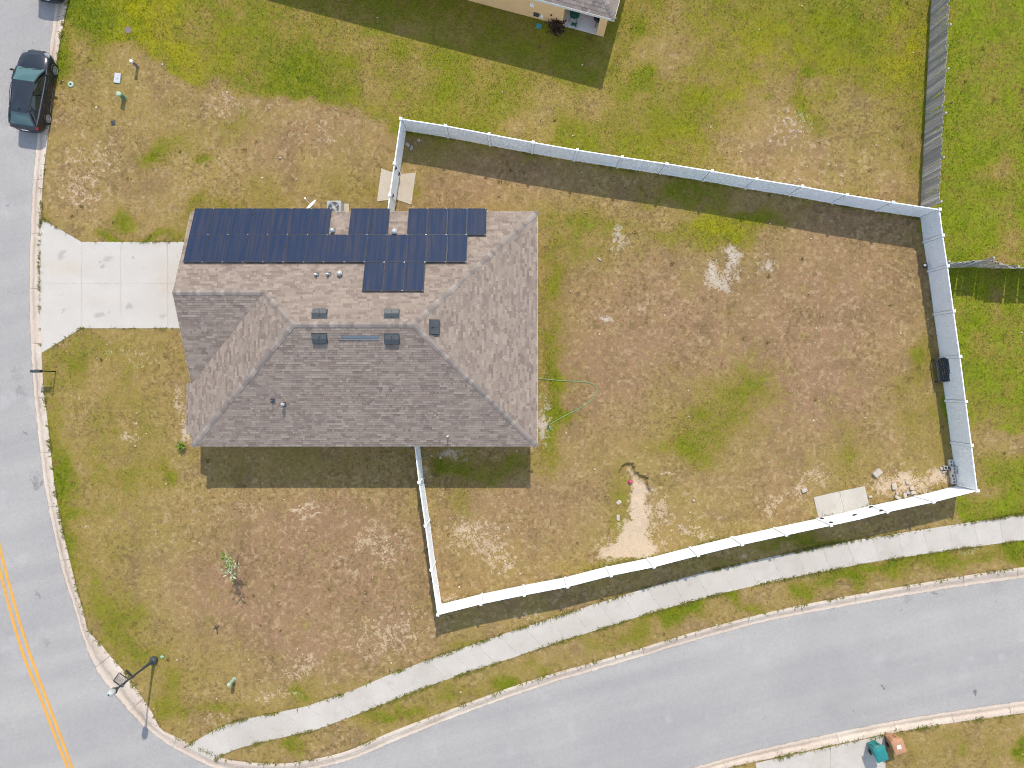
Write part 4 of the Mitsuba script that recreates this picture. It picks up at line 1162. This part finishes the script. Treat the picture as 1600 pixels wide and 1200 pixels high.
# wheelie bins
def bin_(c, ang, body, dark, label, sign=None):
    t = num('wheelie_bin'); tag(t, label, 'bin')
    W = lambda m: mv(m, (c[0], c[1], .02), ang)      # local +y is the front
    b = trimesh.convex.convex_hull(np.array([(sx * w, y, z) for w, ys, z in ((.22, (-.2, .26), .06), (.29, (-.33, .34), .98)) for sx in (-1, 1) for y in ys]))
    part(t, 'body', W(b), body)
    part(t, 'rim', W(cat([bx((0, .35, .96), (.64, .05, .07), 0, .01), bx((-.31, 0, .96), (.05, .7, .07), 0, .01), bx((.31, 0, .96), (.05, .7, .07), 0, .01)])), dark)
    L = []
    n_ = 9
    P = np.array([[(x, y, 1.0 + .075 * (1 - (x / .34) ** 4) * (1 - ((y) / .42) ** 4) + .02) for y in np.linspace(-.40, .40, n_)] for x in np.linspace(-.33, .33, n_)])
    top = grid_mesh(P)
    side = trimesh.creation.box((.66, .8, .05)); side.apply_translation((0, 0, .995))
    part(t, 'lid', W(cat([top, side])), body, smooth=30)
    part(t, 'lid_lip', W(bx((0, .41, .985), (.5, .06, .05), 0, .012)), dark)
    part(t, 'front_rib', W(cat([bx((sx * .15, .315, .62), (.05, .09, .5), 0, .01) for sx in (-1, 1)] + [bx((0, .32, .80), (.36, .1, .05), 0, .01)])), dark)
    part(t, 'handle', W(cat([cyl((-.25, -.43, .97), (.25, -.43, .97), .018, n=8)] + [bx((sx * .25, -.39, .96), (.05, .12, .05)) for sx in (-1, 1)])), dark)
    for s in (-1, 1):
        part(t, 'wheel', W(cyl((s * .24, -.27, .13), (s * .30, -.27, .13), .14, n=20)), 'black_rubber', smooth=40)
    part(t, 'axle', W(cyl((-.25, -.27, .13), (.25, -.27, .13), .014, n=8)), 'grey_metal')
    if sign == 'label':
        part(t, 'sticker', W(bx((-.02, .02, 1.093), (.22, .2, .008))), 'white_plastic'); part(t, 'sticker', W(bx((.05, -.1, 1.089), (.09, .1, .008))), 'white_plastic')
        part(t, 'sticker', W(bx((-.02, .352, .86), (.2, .012, .1))), 'white_plastic')
    else:
        part(t, 'sticker', W(bx((0, .36, .86), (.12, .03, .07))), 'pale_green_plastic')
    return t


bin_(at(1377, 1179, 1.07), math.atan2(.94, -.33) - math.pi / 2, 'teal_bin', 'teal_bin_dark', 'teal wheelie bin standing on the concrete driveway')
bin_(at(1405, 1167, 1.07), math.atan2(.94, -.33) - math.pi / 2, 'orange_bin', 'orange_bin_dark', 'orange brown wheelie bin with white sticker on its lid', 'label')

# ------------------------------------------------------------------ beside the house
t = num('air_conditioner'); tag(t, 'grey air conditioning unit with round fan grille against the house', 'air conditioner')
c = at(521.5, 324, .85)
part(t, 'pad', bx((c[0] + .12, c[1] - .05, .04), (1.1, .9, .1), 0, .01), 'pad_concrete')
prin('ac_paint', lit(196, 204, 206), .5)
part(t, 'cabinet', bx((c[0], c[1], .46), (.8, .76, .76), 0, .03), 'ac_paint')
part(t, 'fan_opening', lathe([(0, .846), (.31, .846), (.31, .852), (0, .852)], 28, (c[0], c[1], 0)), 'dark_metal')
part(t, 'top_ring', lathe([(.31, .84), (.35, .84), (.35, .87), (.31, .87)], 28, (c[0], c[1], 0)), 'ac_paint', smooth=35)
part(t, 'motor', lathe([(0, .90), (.085, .89), (.09, .85), (0, .85)], 16, (c[0], c[1], 0)), 'ac_paint', smooth=35)
for k in range(4):
    a = .5 + k * np.pi / 2
    part(t, 'fan_blade', bx((c[0] + .17 * math.cos(a), c[1] + .17 * math.sin(a), .86), (.24, .1, .01), a + .2), 'grey_metal')
part(t, 'grille', cat([cyl((c[0] + .09 * math.cos(a), c[1] + .09 * math.sin(a), .885), (c[0] + .33 * math.cos(a), c[1] + .33 * math.sin(a), .872), .005, n=5) for a in np.arange(20) * np.pi / 10]), 'galvanised', kind='stuff')
for s in range(6): part(t, 'louvre', bx((c[0], c[1] + .386, .2 + .1 * s), (.7, .012, .03)), 'grey_metal')

t = num('satellite_dish'); tag(t, 'white satellite dish on a mast at the house eave', 'satellite dish')
dc = at(487, 321.5, 2.35)
ax = np.array([-.62, .62, .48]); ax /= np.linalg.norm(ax)
Mx = trimesh.geometry.align_vectors([0, 0, 1], ax); Mx[:3, 3] = dc
rr = np.linspace(0, .40, 7)
part(t, 'reflector', on(lathe([(r_, .45 * r_ * r_) for r_ in rr] + [(.405, .07), (.40, .06)] + [(r_, .45 * r_ * r_ - .012) for r_ in rr[::-1]], 28), Mx), 'white_plastic', smooth=50)
fp = dc + ax * .42 + np.array([-.05, .1, -.05])
part(t, 'feed_arm', tube([dc + np.array([0, .05, -.25]), dc + ax * .2 + [0, 0, -.28], fp], .014), 'galvanised')
part(t, 'receiver', mv(trimesh.creation.icosphere(subdivisions=1, radius=.05), fp), 'white_plastic', smooth=True)
part(t, 'mast', tube([dc - ax * .03, (dc[0] + .05, dc[1] - .1, 1.9), (dc[0] + .05, dc[1] - .1, 0)], .025), 'galvanised')

t = num('garden_hose'); tag(t, 'bright green garden hose curling over the grass east of the house', 'hose')
hp = [(838, 591), (858, 593), (890, 595.5), (915, 597), (927, 601), (932, 608), (929, 619), (918, 630), (900, 641), (880, 651), (866, 659), (858, 667), (862, 672), (857, 664)]
part(t, 'tube', tube(np.array([[*q[:2], .02] for q in spline([[*at(x, y)[:2], 0] for x, y in hp], 120)]), .024, 7), 'hose_green', smooth=50)
part(t, 'nozzle', cyl((*at(857, 664)[:2], .04), (*at(856, 672)[:2], .04), .03, .02, 10), 'dark_metal')

# ------------------------------------------------------------------ back yard
t = num('slatted_bench'); tag(t, 'black slatted bench against the right white fence', 'bench')
p0, p1 = at(1466, 560, .4), at(1472, 597, .4)
d = (p1 - p0)[:2]; L = np.linalg.norm(d); d /= L; ang = math.atan2(d[1], d[0]); nv_ = np.array([-d[1], d[0]])
mid = (p0 + p1)[:2] / 2
nv_ = nv_ if nv_[0] > 0 else -nv_                    # towards the fence
for k in range(4): part(t, 'seat_slat', bx((*(mid + nv_ * (-.16 + .105 * k)), .43), (L, .085, .03), ang, .006), 'black_plastic')
for k in range(4): part(t, 'back_slat', bx((*(mid + nv_ * (.235 + .02 * k)), .46 + .105 * k), (L, .03, .09), ang, .006), 'dark_metal')
for s in (-1, 1):
    for w in (-.17, .2): part(t, 'leg', bx((*(mid + d * s * (L / 2 - .06) + nv_ * w), .21), (.06, .06, .42), ang), 'black_metal')
    part(t, 'armrest', bx((*(mid + d * s * (L / 2 - .03) + nv_ * .02), .6), (.05, .46, .03), ang), 'black_plastic')

t = num('fence_hook'); tag(t, 'small black and white lamp fixed low on the right white fence', 'lamp')
p = at(1446, 415, .35)
part(t, 'housing', bx((p[0], p[1], .32), (.2, .26, .2), .1, .03), 'black_plastic'); part(t, 'lens', mv(trimesh.creation.icosphere(subdivisions=2, radius=.08), (p[0] - .05, p[1] + .02, .40)), 'white_plastic', smooth=True)

# hollow concrete blocks piled in the corner
def block_(c, rz, m, z, label):
    t = num('concrete_block'); tag(t, label, 'concrete block')
    g = sbox(-.2, -.1, .2, .1).difference(shapely.union_all([sbox(-.165, -.065, -.02, .065), sbox(.02, -.065, .165, .065)]))
    part(t, 'shell', mv(extrude(g, 0, .19), (*c, z), rz), m); part(t, 'web', mv(bx((0, 0, .01), (.36, .15, .02)), (*c, z), rz), m)


bl = [(1487, 724, 1.6, 0, 'block_grey', 'hollow grey block at the far end of the pile in the fence corner'), (1481, 731, 0.1, 0, 'block_dark', 'dark hollow block sticking out left from the corner pile'), (1495, 734, 1.7, .19, 'block_dark', 'dark hollow block standing nearest the right fence in the pile'),
      (1489, 735, 1.55, .19, 'block_grey', 'upper grey block in the middle of the corner pile'), (1489.5, 741, 1.6, .0, 'block_grey', 'grey block in the middle of the row along the right fence'), (1491.5, 751, 1.62, 0, 'block_grey', 'grey block at the near end of the row in the fence corner'), (1494, 729, .2, 0, 'block_dark', 'dark block tucked against the right fence behind the pile')]
for px, py, rz, z, m, lb in bl: block_(at(px, py, .2)[:2], rz, m, z, lb)
ch = [(1371, 739, .48, .34, .2, .75, 'rubble_white', 'large pale rectangular concrete slab lying alone in the yard'), (1257, 766, .3, .22, .14, .4, 'rubble_white', 'pale broken slab in bare sand left of the gate pad'), (1397.5, 760, .3, .42, .16, .3, 'rubble_white', 'white broken block between the slab and the rubble heap'), (1418, 754, .2, .16, .12, 0, 'rubble_white', 'small white stone above the rubble heap'),
      (1425, 763, .24, .24, .15, .6, 'rubble_white', 'white rubble lump at the top of the heap by the fence'), (1427, 770, .2, .3, .16, .2, 'rubble_white', 'white rubble lump at the right end of the heap'), (1414, 774, .3, .2, .14, .5, 'rubble_white', 'white rubble lump in the middle of the heap'), (1419, 770, .16, .26, .16, .1, 'block_dark', 'dark rubble lump in the heap by the fence'),
      (1403, 777.5, .4, .18, .12, -.3, 'rubble_white', 'long white rubble piece at the foot of the fence'), (1402, 771, .2, .16, .1, .2, 'rubble_white', 'white rubble piece left in the heap'), (1360, 776, .24, .14, .1, .7, 'rubble_white', 'pale stone right of the gate pad'), (1471, 732, .2, .16, .12, 0, 'rubble_white', 'white stone left of the block pile'), (1476, 737, .12, .3, .1, .3, 'rubble_white', 'narrow white scrap left of the block pile'),
      (637, 226, .26, .2, .1, .2, 'rubble_white', 'pale stone in the shade in the top left fence corner'), (643, 231, .3, .16, .08, .8, 'block_dark', 'dark stone in the shade in the top left fence corner'), (654.5, 219, .2, .16, .1, 0, 'rubble_white', 'lone pale stone in the shade under the top fence'), (688, 715, .16, .16, .1, 0, 'rubble_white', 'white stone in the shade of the house'),
      (936.5, 405, .08, .26, .06, 0, 'rubble_white', 'small white stick in the back yard east of the house'), (1084, 782, .14, .14, .1, 0, 'rubble_white', 'white stone right of the sandy hollow'), (967, 785, .3, .22, .08, .4, 'rubble_white', 'sandy clod left of the hollow'), (966, 809, .36, .2, .08, .9, 'rubble_white', 'long sandy clod left of the lower path')]
for i, (px, py, a, b, h, rz, m, lb) in enumerate(ch):
    mm = bx((0, 0, 0), (a, b, h), 0, .015) if i in (0, 1) else chunk((a, b, h), 50 + i)
    p = at(px, py, h / 2)
    tag(put(num('rubble_piece'), mv(mm, (p[0], p[1], h * .42), rz), m), lb, 'rubble')
p = at(985, 753)
b = trimesh.creation.icosphere(subdivisions=3, radius=.125); b.vertices[:, 2] *= .9
tag(put(num('ball'), mv(b, (p[0], p[1], -.02)), 'pink_rubber', smooth=True), 'pink rubber ball at the edge of the sandy hollow', 'ball')

# patio things at the neighbour's
t = num('patio_chair'); tag(t, 'dark green round backed chair on the neighbour patio', 'chair')
p = at(898, 22, .5); a = math.atan2(U[1], U[0])
prin('chair_green', (.02, .10, .07), .5)
Wc = lambda m: mv(m, (p[0], p[1], .03), a)
part(t, 'seat', Wc(lathe([(0, .42), (.26, .42), (.28, .44), (.26, .46), (0, .45)], 20)), 'chair_green', smooth=35)
part(t, 'backrest', Wc(tube([(.27 * math.cos(u), .27 * math.sin(u), .72) for u in np.linspace(-.3, 3.44, 20)], .03)), 'chair_green')
for k in range(7):
    u = -.2 + k * .57; part(t, 'back_slat', Wc(bx((.27 * math.cos(u), .27 * math.sin(u), .58), (.03, .05, .3), u)), 'chair_green')
for sx in (-1, 1):
    for sy in (-1, 1): part(t, 'leg', Wc(cyl((sx * .17, sy * .17, .43), (sx * .23, sy * .23, 0), .018, n=8)), 'chair_green')
part(t, 'footrest', Wc(cat([bx((.1, -.42, .2), (.3, .16, .03)), bx((-.02, -.42, .1), (.03, .1, .2)), bx((.22, -.42, .1), (.03, .1, .2))])), 'chair_green')
t = num('grill'); tag(t, 'black round grill half hidden by the patio column', 'grill')
p = at(936, 30, .5)
part(t, 'bowl', lathe([(0, .45), (.2, .5), (.27, .65), (.2, .78), (0, .83)], 20, (p[0] - .05, p[1], 0)), 'black_metal', smooth=35)
for k in range(3):
    u = k * 2.09; part(t, 'leg', cyl((p[0] - .05 + .15 * math.cos(u), p[1] + .15 * math.sin(u), .55), (p[0] - .05 + .25 * math.cos(u), p[1] + .25 * math.sin(u), .03), .015, n=8), 'black_metal')


# ------------------------------------------------------------------ plants
def leaves(c, n, spread, size, r, up=.6):
    c = np.asarray(c); V, Fc = [], []
    for i in range(n):
        q = c[r.integers(len(c))] + r.normal(0, 1, 3) * spread
        d_ = r.normal(0, 1, 3); d_[2] = abs(d_[2]) * up; d_ /= np.linalg.norm(d_)
        s_ = np.cross(d_, r.normal(0, 1, 3)); s_ /= np.linalg.norm(s_)
        L_ = size * (.6 + .8 * r.random())
        V += [q, q + d_ * L_ * .5 + s_ * L_ * .22, q + d_ * L_, q + d_ * L_ * .5 - s_ * L_ * .22]
        Fc += [[4 * i, 4 * i + 1, 4 * i + 2], [4 * i, 4 * i + 2, 4 * i + 3]]
    V = np.array(V); V[:, 2] = np.maximum(V[:, 2], .005)
    return trimesh.Trimesh(V, Fc, process=False)


t = num('sapling'); tag(t, 'thin young tree with pale green leaves in the front yard', 'tree')
r = np.random.default_rng(5)
b0 = at(372, 868); tp = at(361, 899, 1.7)
stem = spline([b0, at(364, 874, .8), at(359, 886, 1.4), tp], 14)
part(t, 'trunk', tube(stem, np.linspace(.03, .012, 14)), 'bark')
side_ = spline([at(366, 872, .5), at(356, 862, .95), at(355, 850, 1.2)], 8)
part(t, 'bare_branch', tube(side_, np.linspace(.028, .016, 8)), 'bark')
cl = [at(350, 866, 1.2), at(349, 870, 1.3), at(357, 874, 1.3), at(362, 880, 1.5), at(365, 884, 1.4), at(356, 882, 1.5), at(359, 888, 1.6), at(356, 892, 1.7), at(362, 897, 1.8), at(364, 902, 1.9), at(355, 870, 1.0)]
for i, (q, nn) in enumerate([(cl[:4], 40), (cl[2:8], 60), (cl[4:10], 50)]):
    part(t, 'leaves', leaves(q, nn, .08, .19, r), f'leaf_{[0, 2, 2][i]}', kind='stuff')
part(t, 'leaves', leaves(cl, 70, .09, .17, r), 'leaf_1', kind='stuff')
for (x, y, z) in [(350, 868, 1.2), (368, 884, 1.4), (352, 880, 1.4), (366, 900, 1.8), (372, 902, 1.5)]: part(t, 'twig', tube([stem[6 + int(z > 1.3) * 4], at(x, y, z)], .009, 5), 'bark')

t = num('shrub'); tag(t, 'small bright green shrub at the lower left corner of the house', 'shrub')
p = at(285.5, 697); r = np.random.default_rng(8)
part(t, 'foliage', leaves([p + [0, 0, .15], p + [.08, .05, .25], p + [-.1, -.05, .12], p + [.0, .06, .3]], 200, .08, .13, r), 'leaf_0', kind='stuff'); part(t, 'stem', cyl(p, p + [0, 0, .3], .02, n=6), 'bark')
part(t, 'young_leaves', leaves([p + [0, 0, .3], p + [.06, .0, .33]], 60, .08, .1, r), 'leaf_1', kind='stuff')
t = num('shrub'); tag(t, 'dead brown shrub in the shade against the beige house', 'shrub')
p = at(869.5, 43); part(t, 'foliage', leaves([p + [0, 0, .2], p + [.1, .1, .3], p + [-.15, .05, .2], p + [.05, -.15, .2]], 420, .14, .2, r), 'dead_brown', kind='stuff'); part(t, 'stem', cyl(p, p + [0, 0, .35], .02, n=6), 'bark')

# grass blades, weeds and pebbles: what nobody could count
solid = shapely.union_all([drive_poly, far_drive, *pave_polys, *pads, foot.buffer(-.3), hollow.buffer(-.3), Polygon([nbp(.02, -.02), nbp(-20, -.02), nbp(-20, 10), nbp(.02, 10)])])
green_land = shapely.union_all([block.intersection(sbox(-31, -24, 31, 24)), south.intersection(sbox(-31, -24, 31, 24))]).difference(solid.buffer(.03))
shapely.prepare(green_land)


def scatter(n, seed, keep):
    r = np.random.default_rng(seed)
    x, y = r.uniform(-30.5, 30.5, n), r.uniform(-23.5, 23.5, n)
    ok = shapely.contains_xy(green_land, x, y)
    x, y = x[ok], y[ok]
    g, yl, br, sa, no, ea = fields(x, y, np.exp, np.maximum, sstep)
    k = r.random(len(x)) < keep(g, sa)
    return x[k], y[k], g[k], r


def blades(x, y, r, hgt, wid):
    n = len(x)
    a = r.random(n) * 2 * np.pi
    d_ = np.stack([np.cos(a), np.sin(a)], 1)
    s_ = np.stack([-d_[:, 1], d_[:, 0]], 1)
    h_ = hgt * (.5 + r.random(n)); ln = h_ * (.4 + 1.0 * r.random(n))
    P = np.stack([x, y], 1)
    V = np.zeros((n, 3, 3))
    V[:, 0, :2] = P + s_ * wid[:, None]; V[:, 1, :2] = P - s_ * wid[:, None]
    V[:, 2, :2] = P + d_ * ln[:, None]; V[:, 2, 2] = h_
    V[:, :2, 2] = -.005
    return trimesh.Trimesh(V.reshape(-1, 3), np.arange(3 * n).reshape(-1, 3), process=False)


x, y, g, r = scatter(330000, 21, lambda g, s: np.clip(.30 + .6 * g, .12, .95) * np.clip(1.15 - 1.4 * s, .03, 1))
tag(put('grass', blades(x, y, r, .05 + .045 * np.clip(g, 0, 1.2), .012 + .012 * r.random(len(x))), 'blade_material'), 'short blades of dry and green grass all over the lawns', 'grass', kind='stuff')

# tufts over the pavement, kerb and driveway edges
r = np.random.default_rng(31)
EX, EY = [], []
for ln, n_, inn in ((LineString(PU), 1500, .045), (LineString(PL), 1700, .05), (LineString(back_line), 1200, .06), (LineString(s_line), 700, .07), (drive_poly.exterior, 500, .04), (LineString(posts_of(NP)), 600, .1), (LineString(posts_of(SP)), 500, .1)):
    for s_ in r.random(n_):
        q = ln.interpolate(s_, normalized=True)
        k = meshkit.noise(np.array([q.x * 1.1, q.y * 1.1, 3.3]))
        if r.random() < (k * 1.5) ** 3:
            for _ in range(4): EX.append(q.x + r.normal(0, inn)); EY.append(q.y + r.normal(0, inn))
EX, EY = np.array(EX), np.array(EY)
inb = (np.abs(EX) < 30.5) & (np.abs(EY) < 23)
EX, EY = EX[inb], EY[inb]
ed = blades(EX, EY, r, np.full(len(EX), .10), .016 + .014 * r.random(len(EX))); ed.apply_translation((0, 0, .02))
diffuse('edge_green', lit(146, 146, 70))
tag(put('edge_grass', ed, 'edge_green'), 'rough green grass creeping over the pavement and kerb edges', 'grass', kind='stuff')

# darker weeds dotted over the dry lawns
x, y, g, r = scatter(1500, 41, lambda g, s: np.clip(.35 - .2 * g, .05, 1) * (s < .5))
k = meshkit.noise(np.stack([x * .25, y * .25, x * 0], 1), 5) > .45
x, y = x[k], y[k]
X_, Y_ = [], []
for a, b in zip(x, y):
    n_ = r.integers(6, 22); sp = .03 + .07 * r.random()
    X_.append(a + r.normal(0, sp, n_)); Y_.append(b + r.normal(0, sp, n_))
X_, Y_ = np.concatenate(X_), np.concatenate(Y_)
diffuse('weed', lit(150, 134, 84))
tag(put('weeds', blades(X_, Y_, r, np.full(len(X_), .08), np.full(len(X_), .022)), 'weed'), 'small dark weeds dotted over the dry lawns', 'weeds', kind='stuff')

x, y, g, r = scatter(2600, 51, lambda g, s: np.clip(.2 + .9 * s - .15 * g, .01, 1))
ico = trimesh.creation.icosphere(subdivisions=0)
peb = []
for a, b in zip(x, y):
    s_ = .018 + .05 * r.random() ** 3
    m = ico.copy(); m.vertices = m.vertices * (s_ * (.7 + .6 * r.random(3))) + [a, b, s_ * .2]; peb.append(m)
tag(put('pebbles', cat(peb), 'pebble_white'), 'small pale stones scattered over the lawns and bare sand', 'pebbles', kind='stuff')
